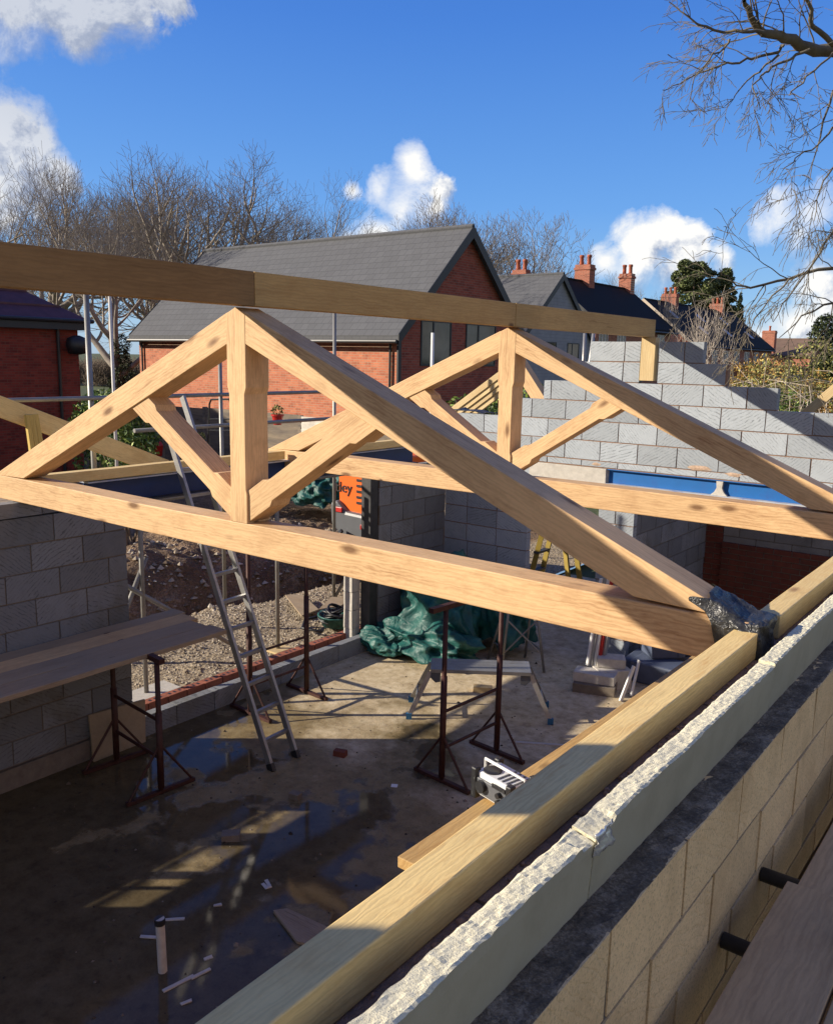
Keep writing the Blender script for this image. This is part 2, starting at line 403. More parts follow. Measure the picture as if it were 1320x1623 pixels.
# cloud cover added over the unseen sky, brightest to the right, filling the shade
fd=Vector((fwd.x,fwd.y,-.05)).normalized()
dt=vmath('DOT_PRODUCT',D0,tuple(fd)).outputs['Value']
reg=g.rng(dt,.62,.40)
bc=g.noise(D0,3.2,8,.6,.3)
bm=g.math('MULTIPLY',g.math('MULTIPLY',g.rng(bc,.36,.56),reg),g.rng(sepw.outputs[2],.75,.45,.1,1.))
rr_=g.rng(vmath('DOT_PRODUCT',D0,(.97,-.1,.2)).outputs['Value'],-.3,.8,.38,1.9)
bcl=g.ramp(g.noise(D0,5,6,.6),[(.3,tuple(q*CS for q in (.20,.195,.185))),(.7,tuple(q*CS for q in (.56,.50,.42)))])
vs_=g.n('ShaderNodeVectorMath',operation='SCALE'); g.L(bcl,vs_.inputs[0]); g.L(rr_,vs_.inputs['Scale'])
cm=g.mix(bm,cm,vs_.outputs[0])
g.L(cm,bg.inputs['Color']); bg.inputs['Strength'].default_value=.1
sun=bpy.data.lights.new('sun','SUN'); sun.energy=5.0; sun.angle=math.radians(.55); sun.color=(1,.89,.73)
so=bpy.data.objects.new('sun',sun); COL.objects.link(so); so.rotation_euler=SUN.to_track_quat('Z','Y').to_euler()
scn.view_settings.view_transform='Standard'; scn.view_settings.look='None'; scn.view_settings.exposure=0.62; scn.view_settings.gamma=1
scn.render.engine='CYCLES'; scn.cycles.max_bounces=6
# ------------------------------------------------------------ blockwork
def blockwork(name,mats,axis,face,th,rows,back=1,bw=.45,j=.0018,recess=.009,parent=None,bond=0.):
    """rows=[(z0,z1,a0,a1)] ; face = plane of the visible side, wall lies behind it (back=+-1 along the normal axis)"""
    b=MB(); f0,f1=(face,face+th*back) 
    lo,hi=min(f0,f1),max(f0,f1)
    def put(a0,a1,z0,z1,l,h,rnd,mi,jj):
        if axis=='X': b.box(a0,a1,l,h,z0,z1,rnd,mi,None,jj)
        else: b.box(l,h,a0,a1,z0,z1,rnd,mi,None,jj)
    for i,(z0,z1,a0,a1) in enumerate(rows):
        off=((i%2)*.5+bond+U(-.05,.05))*bw
        x=math.floor((a0-off)/bw)*bw+off
        while x<a1-.005:
            l=max(a0,x); h=min(a1,x+bw)
            if h-l>.03:
                put(l+(.006 if l>a0 else 0),h-(.006 if h<a1 else 0),z0+.012,z1,lo+U(0,.002),hi-U(0,.002),R(),0,j)
            x+=bw
        put(a0+.006,a1-.006,z0-.001,z1-.006-.0007*(i%3),lo+recess,hi-recess,.5,1,0)
    o=b.build(name,mats,parent,origin=((rows[0][2]+rows[0][3])/2 if axis=='X' else face,face if axis=='X' else (rows[0][2]+rows[0][3])/2,rows[-1][0]))
    return o
def courses(top,bot,h=.225):
    out=[]; z=top
    while z>bot+.02:
        out.append((max(z-h,bot),z)); z-=h
    return out
# gable wall, stepped, with an opening each side of a pier
Yg=9.0
steps=[(-4.47,-3.178),(-4.62,-2.907),(-5.04,-2.402),(-5.5,-1.55),(-6.26,-1.15),(-6.43,-.97)]
rows=[]
for k,(a,b_) in enumerate(steps):
    z1=.2225-.225*k
    if k<2: rows+= [(z1-.225,z1,a,-3.87),(z1-.225,z1,-3.655,b_)]
    else: rows.append((z1-.225,z1,a,b_))
rows.append((-1.20,-1.1275,-6.43,-.97))
for z0,z1 in courses(-1.20,S): 
    rows.append((z0,z1,-6.43,-5.19 ))
for z0,z1 in courses(-1.385,S):
    rows.append((z0,z1,-4.25,-3.82))
rows.sort(key=lambda r:-r[1])
tag(blockwork('gable_wall',[M_blk,M_mort],'X',Yg,.1,rows),'tall pale grey blockwork gable wall stepping up on both sides under the end of the ridge beam','wall')
b=MB(); b.box(-5.185,-4.185,Yg-.012,Yg+.1,-1.383,-1.203,j=.002)
tag(b.build('concrete_lintel',M_con,bevel=.004,origin=(-4.7,Yg,-1.38)),'rough pale concrete lintel under the gable blockwork left of the blue steel beam','lintel')
st=empty('steel_beam',(-2.6,Yg,-1.38),'bright blue steel beam carrying the gable blockwork over the wide opening','steel beam')
b=MB(); b.box(-4.17,-.97,Yg+.045,Yg+.055,-1.365,-1.212); b.build('web',M_blue,st)
b=MB(); b.box(-4.175,-.97,Yg-.03,Yg+.1,-1.383,-1.366); b.build('lower_flange',M_bflange,st)
b=MB(); b.box(-4.175,-.97,Yg+.0,Yg+.1,-1.211,-1.2015); b.build('upper_flange',M_blue,st)
for xs in (-2.9,-1.6):
    b=MB(); b.prism([(-.09,0),(.09,0),(.05,.035),(.028,.08),(.035,.152),(-.035,.152),(-.028,.08),(-.05,.035)],0,.04)
    b.build('mortar_patch',M_con,st,loc=(xs,Yg-.0,-1.365))
post=beam('ridge_post',(-3.78,Yg+.045,-.195),(-3.78,Yg+.045,.268),.11,.16,M_newpine,upv=(1,0,0))
tag(post,'short upright pine post set in the gable blocks under the ridge beam end','post')
# returns and back rooms
rows=[(z0,z1,7.66,9.0) for z0,z1 in courses(-1.30,S)]
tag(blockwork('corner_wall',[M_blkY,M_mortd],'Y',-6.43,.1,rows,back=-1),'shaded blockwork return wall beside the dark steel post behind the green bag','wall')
rows=[(z0,z1,-5.3,-4.9) for z0,z1 in courses(-1.45,S)]
def backwall(nm,a0,a1,top,Y,mat,label,bw=.45,h=.225):
    return tag(blockwork(nm,mat,'X',Y,.1,[(z0,z1,a0,a1) for z0,z1 in courses(top,S,h)],bw=bw),label,'wall')
backwall('back_wall',-4.95,-4.16,-1.42,11.5,[M_blkin,M_mortd],'dim blockwork wall with smeared mortar seen left of the red brick panel')
M_redbr=plain('old_red_brick',(.17,.042,.022),.9,var=.35,scale=9,dirt=(.08,.03,.02),bump=.3)
backwall('brick_wall',-4.155,-3.60,-1.42,11.5,[M_redbr,M_mortd],'dark red brick panel between the shaded block walls beyond the far truss',bw=.225,h=.075)
backwall('back_wall',-3.595,-.6,-1.38,11.5,[M_blkin,M_mortd],'long dim blockwork wall right of the red brick panel')
backwall('brick_wall',-3.597,-2.1,-2.36,11.46,[M_redbr,M_mortd],'low run of dark red bricks along the foot of the far block wall',bw=.225,h=.075)
rows=[(z0,z1,9.1,11.5) for z0,z1 in courses(-1.5,S)]
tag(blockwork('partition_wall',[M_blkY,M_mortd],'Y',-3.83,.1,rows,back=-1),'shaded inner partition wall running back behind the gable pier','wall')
# left wall, near end
rows=[(z0,z1,-1.0 if not(-2.56<z0+.11<-1.4) else 2.65,4.24) for z0,z1 in courses(-1.292,-3.3)]
rows2=[(z0,z1,-1.0,1.05) for z0,z1 in courses(-1.292,-3.3) if (-2.56<z0+.11<-1.4)]
rr=[]
for r in rows: rr.append(r)
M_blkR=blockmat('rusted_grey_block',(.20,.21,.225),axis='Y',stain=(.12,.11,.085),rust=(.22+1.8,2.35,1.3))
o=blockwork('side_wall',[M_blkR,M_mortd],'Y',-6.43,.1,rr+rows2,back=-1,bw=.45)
tag(o,'shaded dark grey blockwork wall with a rusty stain under the left end of the front truss','wall')
b=MB(); b.box(-6.56,-6.41,-1.0,4.30,S-.1,-3.305,j=.003)
b.build('footing_course',M_mortd,o)
b=MB(); b.box(-6.55,-6.41,1.06,2.64,-2.632,-2.52); b.build('sill',M_con,o)
for yy in (1.50,2.02,2.12):  # unseen bars added to split the sun patches on the slab
    b=MB(); b.box(-6.50,-6.44,yy,yy+.07,-2.52,-1.30); b.build('patch_split_bar',M_newpine,o)
# low kerb wall along the opening: inner blocks, cavity, outer red brick
b=MB(); 
y=4.26
while y<7.55:
    L=min(.45,7.56-y); b.box(-6.53,-6.43,y+.004,y+L-.004,S-.05,-3.285,R(),0,None,.002); y+=.45
k=b.build('low_wall',[M_blkY],origin=(-6.48,5.9,S)); tag(k,'low blockwork upstand wall along the opening towards the dug soil','low wall')
b=MB(); y=4.35
while y<7.6:
    b.box(-6.78,-6.68,y+.004,y+.219,S-.1,-3.292,R(),0,None,.002)
    for q in (.05,.11,.17): b.box(-6.75,-6.71,y+q-.012,y+q+.012,-3.294,-3.2905,.1,1)
    y+=.225
tag(b.build('brick_course',[plain('red_brick',(.27,.085,.05),.9,var=.3,scale=10),M_black],origin=(-6.73,5.9,S)),'single course of red bricks with holes along the gravel edge','brickwork')
# opening post
o=empty('steel_post',(-6.5,7.56,S),'dark square steel post at the far end of the side opening','post')
b=MB(); b.box(-6.57,-6.43,7.50,7.63,S,-1.19); b.build('shaft',M_dark,o); b=MB(); b.box(-6.6,-6.40,7.46,7.66,S,S+.015); b.build('base_plate',M_dark,o)
b=MB()
for i,(z0,z1) in enumerate(courses(-2.55,S)):
    b.box(-6.72,-6.585,7.36,7.50,z0+.006,z1,R(),0,None,.003)
tag(b.build('block_pier',[M_con],origin=(-6.65,7.43,S)),'pale toothed block pier outside the dark steel post','pier')
# header steel and plate over side opening
hs_=empty('steel_beam',(-6.5,5.9,-1.3),'shaded blue steel beam spanning the side opening beneath the wall plate','steel beam')
b=MB(); b.box(-6.53,-6.52,3.92,8.4,-1.275,-1.085); b.build('web',plain('shaded_blue_steel',(.006,.03,.13),.5,var=.2),hs_)  # darker copy of the blue paint, with the shade put into it
b=MB(); b.box(-6.60,-6.43,3.92,8.4,-1.29,-1.276); b.build('lower_flange',M_dark,hs_)
b=MB(); b.box(-6.60,-6.45,3.92,8.4,-1.084,-1.072); b.build('upper_flange',M_bflange,hs_)
tag(beam('wall_plate',(-6.50,3.50,-1.018),(-6.50,6.16,-1.018),.10,.085,M_plate,j=.002),'pine wall plate on the far side wall between the two trusses','wall plate')
tag(beam('wall_plate',(-6.50,6.42,-1.018),(-6.50,8.9,-1.018),.10,.085,M_plate,j=.002),'pine wall plate on the far side wall beyond the second truss','wall plate')
b=MB(); y=-1.0
while y<3.9:
    b.box(-6.53,-6.43,y,y+.44,-1.280,-1.168,R(),0,None,.002); y+=.45
tag(b.build('block_course',M_blkY,origin=(-6.48,2,-1.29)),'top course of shaded blocks under the left end of the front truss','block course')
# ------------------------------------------------------------ right-hand (foreground) wall
rows=[(z0,z1,-1.5,9.0) for z0,z1 in courses(-1.112,S)]
b=blockwork('inner_wall',[plain('inner_leaf',(.34,.22,.16),.95,var=.35,scale=25,bump=.8),M_mortd],'Y',-.822,.14,rows,back=-1,recess=.004)
tag(b,'inner leaf of the foreground wall with reddish mortar under the wall plate','wall')
b=MB()
for i in range(260):   # squeezed mortar crumbs under the plate
    y=U(.3,9); r=U(.004,.012)
    b.lathe([(r*.3,-r),(r,-r*.3),(r*.9,r*.4),(r*.3,r*.8)],(-.858+U(-.004,.022),y,-1.110+U(-.006,.004)),5)
b.build('mortar_crumbs',plain('crumbs',(.36,.23,.17),.95,var=.4,scale=30),bpy.data.objects['inner_wall'],origin=(-.86,4,-1.117),smooth=False)
def plate(y0,y1,label):
    o=beam('wall_plate',(-.911,y0,-1.058),(-.911,y1,-1.058),.092,.098,M_plate,j=.0015,bevel=.004); return tag(o,label,'wall plate')
p1=plate(-1.0,3.29,'long foreground pine wall plate with a large knot and writing near its sawn end')
p2=plate(3.58,8.9,'pine wall plate continuing beyond the black plastic wrap')
# big knot on the near face + pencil scrawl
bk=MB()
def ring(cx,cz,rx,rz,r,x=-.8628,n=26,ph=0):
    return [(x,cx+rx*math.cos(t+ph)*(1+.06*math.sin(3*t)),cz+rz*math.sin(t+ph)) for t in [2*math.pi*k/n for k in range(n+1)]]
kn=W(530,1590,X=-.865)
M_knot=plain('knot',(.20,.075,.025),.7,var=.3,scale=40)
vs=[(-.8618,kn.y,kn.z)]+[(-.8622,kn.y+.030*math.cos(t)*(1+.1*math.sin(2*t)),kn.z+.017*math.sin(t)) for t in [2*math.pi*k/20 for k in range(20)]]
bk.add(vs,[(0,1+k,1+(k+1)%20) for k in range(20)])
for q,(a,c_) in enumerate(((.037,.022),(.045,.027),(.054,.033))): bk.tube(ring(kn.y,kn.z,a,c_,0),.0011,4,caps=False)
bk.build('knot',M_knot,p1)
bs=MB(); random.seed(5)
def stroke(pts): bs.tube([(x,y,-1.0062) for x,y in pts],.0019,4)
for line,(yy0,n) in enumerate(((2.66,9),(2.70,8))):
    for i in range(n):
        y=yy0+i*.062; x=-.945+line*.035
        k=i%4
        if k==0: stroke([(x,y),(x+.02,y+.012),(x,y+.03)])
        elif k==1: stroke([(x,y),(x+.022,y)]); stroke([(x+.022,y),(x+.022,y+.02),(x+.01,y+.02)])
        elif k==2: stroke([(x+.004*math.cos(t)*2.5+.01,y+.015+.012*math.sin(t)) for t in [0,.8,1.6,2.4,3.2,4,4.8,5.6]])
        else: stroke([(x,y),(x+.022,y+.006),(x+.002,y+.014),(x+.022,y+.024)])
bs.build('pencil_writing',plain('pencil',(.25,.10,.06),.8,var=.2),p1)
# white drips of foam/mastic on plate
bs=MB()
for i in range(46):
    y=U(.9,2.6); x=-.865-abs(random.gauss(0,.02)); r=U(.0012,.0035)
    bs.lathe([(r,0),(r*.9,r*.6),(r*.3,r)],(x,y,-1.0085),6)
bs.tube([(-.945,1.985,-1.008),(-.91,1.99,-1.0075),(-.868,1.975,-1.0075)],.0022,5)
bs.build('foam_spots',plain('foam_white',(.72,.70,.60),.7,var=.1),p1)['kind']='stuff'
random.seed(21)
# insulation boards with a crumbly cut top
M_foil=plain('insulation_face',(.42,.385,.27),.6,metal=0,var=.16,scale=7,bump=.12,dirt=(.40,.38,.28))
def foamtop():
    m,nt,b=newmat('insulation_core'); g=G(nt); v=g.coord('Object')
    n=g.noise(v,90,6,.75); n2=g.noise(v,260,3,.7)
    g.L(g.ramp(n,[(.25,(.46,.41,.27)),(.5,(.82,.76,.54))]),b.inputs['Base Color']); b.inputs['Roughness'].default_value=.95
    g.bump(g.math('ADD',n,g.math('MULTIPLY',n2,.5)),.55,.008,b); return m
M_core=foamtop()
def foam(y0,y1,zt,label,x0=-.791,x1=-.733,skew=0.):
    b=MB(); n=int((y1-y0)/.012); nx=9; vs=[];fs=[]
    for i in range(n+1):
        y=y0+(y1-y0)*i/n
        for k in range(nx+1):
            t=k/nx; x=x0+(x1-x0)*t+skew*(i/n)
            z=zt+.006*(noise.noise(Vector((x*9,y*6,zt*9)))) 
            z+=.003*noise.noise(Vector((x*50,y*40,3)))+.0028*noise.noise(Vector((x*170,y*150,7)))
            if k==0 or k==nx:
                z-=.003+.006*max(0,noise.noise(Vector((y*15,k,zt*5)))) ; 
                x+= (.0022*noise.noise(Vector((y*22,k*3,1))))
            # cut-saw kinks
            if noise.noise(Vector((y*2.1,5,zt)))>.42: z-=.012*t
            vs.append((x,y,z))
    for i in range(n):
        for k in range(nx): a=i*(nx+1)+k; fs.append((a,a+1,a+nx+2,a+nx+1))
    b.add(vs,fs,.5,0)
    # sides + ends
    bot=-1.6
    def side(k,flip):
        base=len(b.v); vv=[]
        for i in range(n+1):
            x,y,z=vs[i*(nx+1)+k]; xs=(x1 if k else x0)+skew*(i/n)
            vv+= [(x,y,z),(xs,y,zt-.03),(xs-.035,y,bot)]
        ff=[]
        for i in range(n):
            for q in range(2):
                a=i*3+q; f=(a,a+1,a+4,a+3); ff.append(f if flip else tuple(reversed(f)))
        b.add(vv,ff,.5,1)
    side(0,False); side(nx,True)
    for i in (0,n):
        vv=[vs[i*(nx+1)+k] for k in range(nx+1)]+[(x1-.035+skew*(i/n),vs[i*(nx+1)][1],bot),(x0-.035+skew*(i/n),vs[i*(nx+1)][1],bot)]
        b.add(vv,[tuple(range(len(vv)))],.5,0)
    return tag(b.build('insulation_board',[M_core,M_foil],smooth=False,origin=((x0+x1)/2,(y0+y1)/2,zt)),label,'insulation board','insulation boards standing in the wall cavity')
foam(-.6,1.625,-1.034,'nearest insulation board with crumbly white cut top and a torn corner')
foam(1.632,3.02,-1.030,'middle insulation board standing in the cavity beside the wall plate',skew=.003)
foam(3.028,4.6,-1.022,'insulation board beside the black plastic wrap, cut slightly higher',x0=-.788,x1=-.731)
foam(4.606,7.5,-1.028,'farthest insulation board running out of the right edge of the photo')
# torn foil flap at the joint
b=MB(); vs=[];fs=[]
for i in range(9):
    for k in range(7):
        y=1.62+i*.011; z=-1.024-k*.010
        vs.append((-.727+.010*noise.noise(Vector((i*.6,k*.7,2)))+.012*math.sin(k*.9+i*.4)*.4,y+.006*noise.noise(Vector((i,k,4))),z+.006*noise.noise(Vector((i*.8,k*.5,9)))))
for i in range(8):
    for k in range(6): a=i*7+k; fs.append((a,a+1,a+8,a+7))
b.add(vs,fs)
o=b.build('torn_foil',plain('foil',(.75,.75,.72),.25,metal=.6,var=.1,scale=30),bpy.data.objects['insulation_board.001'],smooth=True)
o.modifiers.new('s','SOLIDIFY').thickness=.0012
# outer leaf
rows=[(z0,z1,-1.2,9.2) for z0,z1 in courses(-1.2,S-.3)]
ow=blockwork('outer_wall',[M_buff,M_mortd],'Y',-.655,.1,rows,back=-1,recess=.006,bond=.52,j=.002)
tag(ow,'buff coarse blockwork outer leaf with dark mortar smeared on its top','wall')
def damp():
    m,nt,b=newmat('mottled_top'); g=G(nt); v=g.coord('Object')  # dark brown mottle over the whole top of the leaf
    n=g.noise(v,11,7,.7); n2=g.noise(v,130,4,.75)
    c=g.ramp(g.math('ADD',g.math('MULTIPLY',n,.6),g.math('MULTIPLY',n2,.4)),[(.38,(.06,.045,.03)),(.5,(.17,.133,.09)),(.62,(.40,.335,.25))])
    g.L(c,b.inputs['Base Color']); b.inputs['Roughness'].default_value=.85
    g.bump(g.math('ADD',n2,n),.9,.012,b); return m
b=MB(); n=520; nx=10; vs=[];fs=[]
for i in range(n+1):
    y=-1+10*i/n
    for k in range(nx+1):
        x=-.754+.0975*k/nx; z=-1.1965+.004*noise.noise(Vector((x*20,y*9,1)))+.0035*noise.noise(Vector((x*70,y*60,2)))+.002*noise.noise(Vector((x*160,y*150,2)))
        if k in (0,nx): z-=.004
        vs.append((x,y,z))
for i in range(n):
    for k in range(nx): a=i*(nx+1)+k; fs.append((a,a+1,a+nx+2,a+nx+1))
b.add(vs,fs); b.build('mortar_smear',damp(),ow,origin=(-.7,4,-1.2))
# plastic wrap around the tie end
b=MB(); vs=[];fs=[]; nu,nv=54,90
def sl0(x): return .268-.428*(x+3.85)
def sgnp(v,p): return math.copysign(abs(v)**p,v)
for i in range(nu+1):
    u=i/nu
    for k in range(nv):
        a=2*math.pi*k/nv; ca,sa=math.cos(a),math.sin(a)
        cap=max(0.,(u-.62)/.38); sh=1-cap**1.6 if cap else 1.
        ragged=.07*(1-u)*(noise.noise(Vector((a*1.3,1,2)))+.75*max(0,ca)*-1+.9*max(0,sa)*.2)
        x=-1.045+min(u/.62,1.)*.185-(.055 if sa>.3 else 0)*(1-min(u/.62,1.))+ragged+.014*cap
        top=max(sl0(min(x,-.86)),-.985)+.004; bot=-1.166
        cz=(top+bot)/2; hz=(top-bot)/2
        y=3.388+sgnp(ca,.34)*.099*sh; z=cz+sgnp(sa,.38)*hz*sh
        q=Vector((x*14,y*11,z*11)); cr=1-abs(noise.noise(q))*3.0; cr2=1-abs(noise.noise(q*2.3+Vector((3,1,4))))*2.6
        d=.004+.010*max(0,cr)+.004*max(0,cr2)+.002*noise.noise(q*4)
        flap=.018*max(0,noise.noise(Vector((a*2,u*3,8))))
        vs.append((x+d*.7*(cap>0)+.004*noise.noise(q*2),y+ca*(d+flap),z+sa*(d+flap*.6)))
for i in range(nu):
    for k in range(nv): fs.append((i*nv+k,i*nv+(k+1)%nv,(i+1)*nv+(k+1)%nv,(i+1)*nv+k))
b.add(vs,fs)
def film():
    m,nt,bb=newmat('black_polythene'); g=G(nt); v=g.coord('Object')
    n=g.noise(v,22,5,.7); g.L(g.ramp(n,[(.3,(.010,.0105,.011)),(.7,(.055,.056,.058))]),bb.inputs['Base Color'])
    g.L(g.rng(n,.3,.7,.25,.5),bb.inputs['Roughness']); bb.inputs['Specular IOR Level'].default_value=.5
    g.bump(g.math('ABSOLUTE',g.math('SUBTRACT',g.noise(v,28,3,.6,.8),.5)),.8,.02,bb); return m
o=b.build('plastic_wrap',film(),smooth=True,origin=(-.95,3.4,-1.1)); tag(o,'crumpled black polythene wrapped over the end of the front truss between the wall plates','plastic sheet')
# ------------------------------------------------------------ trusses
XC=-3.85; SL=.428; AP=.268; TB,TT=-1.162,-.978; TH=.176
def member(name,parent,A,B,prof,thk=TH,y=0,mat=None):
    """timber in the truss plane from A(x,z) to B; prof = [(s,half_lo,half_hi)] along its length"""
    A=Vector((A[0],y,A[1]));B=Vector((B[0],y,B[1])); L=(B-A).length
    top=[(s_,h) for s_,l,h in prof]; bot=[(s_,-l) for s_,l,h in prof]
    pr=bot+list(reversed(top))
    b=MB(); b.prism(pr,-thk/2,thk/2)
    return b.build(name,mat or M_oak,parent,M=frame(A,B-A),bevel=.004)
def make_truss(Y,label):
    t=empty('roof_truss',(XC,Y+TH/2,TB),label,'roof truss','oak king post trusses')
    y=Y+TH/2
    # tie: slightly waney
    b=MB(); L=5.90; n=24; vs=[];fs=[]
    for i in range(n+1):
        a=L*i/n; wob=.003*math.sin(i*.7)
        for yy,zz in ((-TH/2,-.092),(TH/2,-.092),(TH/2,.092),(-TH/2,.092)):
            vs.append((a,yy+wob*.6,zz+(.004*math.sin(i*.45+1) if zz>0 else .002*math.sin(i*.5))))
    for i in range(n):
        for k in range(4): fs.append((i*4+k,i*4+(k+1)%4,i*4+4+(k+1)%4,i*4+4+k))
    fs.append((3,2,1,0)); fs.append((n*4,n*4+1,n*4+2,n*4+3)); b.add(vs,fs)
    b.build('tie_beam',M_oak,t,M=frame(Vector((-6.77,y,-1.07)),(1,0,0)),bevel=.006)
    th=math.atan(SL); cs=math.cos(th); sn=math.sin(th); d=.162
    for sgn in (-1,1):
        # rafter: local x from foot to king; perpendicular depth d below the top line
        foot=Vector((XC+sgn*(AP-TT)/SL,y,TT)); head=Vector((XC+sgn*.074,y,AP-SL*.074))
        dr=(head-foot); Lr=dr.length; M=frame(foot,dr)
        kx=d*math.tan(th)
        b=MB(); b.prism([(0,0),(d/math.sin(th),-0-d),(Lr-d*math.tan(th),-d),(Lr,0)] if True else [],-TH/2+.0015,TH/2-.0015)
        # prism profile is (x,z); foot point tapers onto the tie
        b.build('rafter',M_oak,t,M=M,bevel=.004)
        # brace
        uA,zA=.068,-.876; du,dz=.837,.525; Lb=math.hypot(du,dz); du/=Lb; dz/=Lb
        A=Vector((XC+sgn*uA,y,zA)); dr=Vector((sgn*du,0,dz)); dv=d/cs
        def lo(h): return (.062-uA+h*dz)/du
        def hi(h): return (AP-dv+.012-SL*(uA-h*dz)-zA-h*du)/(dz+SL*du)
        a,q=-.080,.078
        pf=[(lo(a),a),(.17,a),(.205,-.058),(hi(-.058)-.20,-.058),(hi(-.058)-.165,a),(hi(a),a),
            (hi(q),q),(hi(q)-.10,q),(hi(q)-.135,.056),(.235,.056),(.20,q),(lo(q),q)]
        b=MB(); b.prism(pf,-TH/2+.012,TH/2-.012)
        b.build('brace',M_oak,t,M=frame(A,dr),bevel=.003)
    # king post, with jowls at the head and foot
    zt=AP-.004; w1,w2=.074,.066
    pr=[(XC-w1,TT),(XC-w1,TT+.17),(XC-w2,TT+.20),(XC-w2,-.225),(XC-w1-.006,-.185),(XC-w1-.006,zt-SL*(w1+.006)),(XC,zt),
        (XC+w1+.006,zt-SL*(w1+.006)),(XC+w1+.006,-.185),(XC+w2,-.225),(XC+w2,TT+.20),(XC+w1,TT+.17),(XC+w1,TT)]
    # grain runs up: build with local x = up
    b=MB(); b.prism([(z-TT,-(x-XC)) for x,z in pr],-TH/2-.001,TH/2+.001)
    b.build('king_post',M_oak,t,M=frame(Vector((XC,y,TT)),(0,0,1),(-1,0,0)),bevel=.004)
    return t
t1=make_truss(3.30,'front oak king post truss, nearest and largest, with its right foot wrapped in plastic')
t2=copy_tree(t1); t2.location=(XC+.0,6.22+TH/2,TB); tag(t2,'second oak king post truss, between the front truss and the gable wall')
def ridge(y0,y1,label,mat=M_glulam):
    o=beam('ridge_beam',(-3.82,y0,.366),(-3.82,y1,.366),.1,.19,mat,j=.0012); return tag(o,label,'ridge beam','ridge beam lengths')
ridge(.42,3.372,'left length of the ridge beam running out of the left edge above the front truss',M_darkridge)
ridge(3.377,6.205,'middle length of the ridge beam between the two truss peaks')
ridge(6.21,9.13,'far length of the ridge beam ending over the gable wall post')
# ------------------------------------------------------------ scaffold walkway by the camera
for x0,y0,y1,z,nm in ((-.549,-1,2.67,-1.60,'scaffold board nearest the camera, ending at a butt joint'),(-.530,2.70,6.6,-1.632,'scaffold board beyond the butt joint beside the outer wall'),
                   (-.318,2.69,6.6,-1.618,'split-edged second scaffold board at the right edge'),(-.318,-1,2.40,-1.602,'second scaffold board, under the camera position'),(-.085,-1,6.6,-1.61,'third scaffold board of the walkway, right of the frame'),(.15,-1,6.6,-1.608,'outermost scaffold board of the walkway, right of the frame'),):
    o=beam('scaffold_board',(x0+.1125,y0,z-.019),(x0+.1125,y1,z-.019),.222,.038,M_bdpink,j=.002,bevel=.003)
    tag(o,nm,'scaffold board','scaffold boards along the outer wall')
def pole(name,p0,p1,label,r=.0242,mat=None,cat='scaffold tube',group='scaffold tubes'):
    b=MB(); p0=Vector(p0);p1=Vector(p1); L=(p1-p0).length
    b.tube([(0,0,0),(L,0,0)],r,14)
    o=b.build(name,mat or M_steel,M=frame(p0,p1-p0)); o.data.polygons.foreach_set('use_smooth',[len(f.vertices)==4 for f in o.data.polygons])
    return tag(o,label,cat,group)
pole('scaffold_tube',(-.652,2.79,-1.68),(1.2,2.79,-1.68),'dark transom tube under the scaffold boards nearer the joint end',mat=M_dark)
pole('scaffold_tube',(-.652,2.40,-1.70),(1.2,2.40,-1.70),'dark transom tube under the nearest scaffold board',mat=M_dark)
pole('scaffold_tube',(-.327,2.46,-3.9),(-.327,2.46,-1.50),'dark upright tube at the lower right corner',mat=M_dark,r=.024)
pole('scaffold_tube',(-.20,-1,-1.90),(-.20,7,-1.90),'ledger tube under the scaffold boards',mat=M_dark)
# ============================================================ ground and slab
GZ=-3.6
def slabmat():
    m,nt,b=newmat('wet_concrete'); g=G(nt); v=g.coord('Object')
    n=g.noise(v,1.1,6,.6); n1=g.noise(v,7,7,.7); n2=g.noise(v,60,4,.7)
    sep=g.n('ShaderNodeSeparateXYZ'); g.L(v,sep.inputs[0])
    # wet towards the front, with shade in its dark tone; dry by the opening
    dampf=g.math('ADD',g.math('MULTIPLY',sep.outputs[1],-.17),g.math('MULTIPLY_ADD',g.math('SUBTRACT',n,.5),1.3,g.math('MULTIPLY',sep.outputs[0],-.04)))
    damp_shade=g.rng(dampf,-.95,-.72)
    pud=g.rng(g.math('ADD',dampf,g.math('MULTIPLY',g.noise(v,.55,4,.55),.9)),-.12,-.04)
    c=g.ramp(g.math('ADD',g.math('MULTIPLY',n1,.7),g.math('MULTIPLY',n2,.3)),[(.32,(.27,.205,.12)),(.48,(.50,.40,.25)),(.64,(.66,.56,.385))])
    c=g.mix(g.rng(g.vor(v,3.1),.0,.12,.5,0),c,(.13,.09,.055))
    c=g.mix(g.rng(g.noise(v,15,5,.8),.56,.66,0,.55),c,(.17,.125,.08))
    c=g.mix(damp_shade,c,g.mix(1.,c,(.42,.39,.30),'MULTIPLY'))
    c=g.mix(g.math('MULTIPLY',pud,.6),c,(.02,.018,.016))
    g.L(c,b.inputs['Base Color'])
    rgh=g.math('SUBTRACT',g.math('MULTIPLY_ADD',damp_shade,-.48,.92),g.math('MULTIPLY',pud,.5),clamp=True)
    rgh=g.math('MAXIMUM',rgh,.035); rgh=g.math('ADD',rgh,g.math('MULTIPLY',g.math('MULTIPLY',damp_shade,g.math('SUBTRACT',1.,pud)),g.math('MULTIPLY',n1,.25)))
    g.L(rgh,b.inputs['Roughness']); b.inputs['Specular IOR Level'].default_value=.20
    x=g.n('ShaderNodeBump'); x.inputs['Distance'].default_value=.012; g.L(g.math('MULTIPLY_ADD',pud,-.6,.62),x.inputs['Strength'])
    g.L(g.math('ADD',n1,g.math('MULTIPLY',n2,.35)),x.inputs['Height']); g.L(x.outputs[0],b.inputs['Normal'])
    return m
b=MB(); b.box(-6.43,-.95,-1.5,12.5,S-.15,S); tag(b.build('floor_slab',slabmat()),kind='structure')
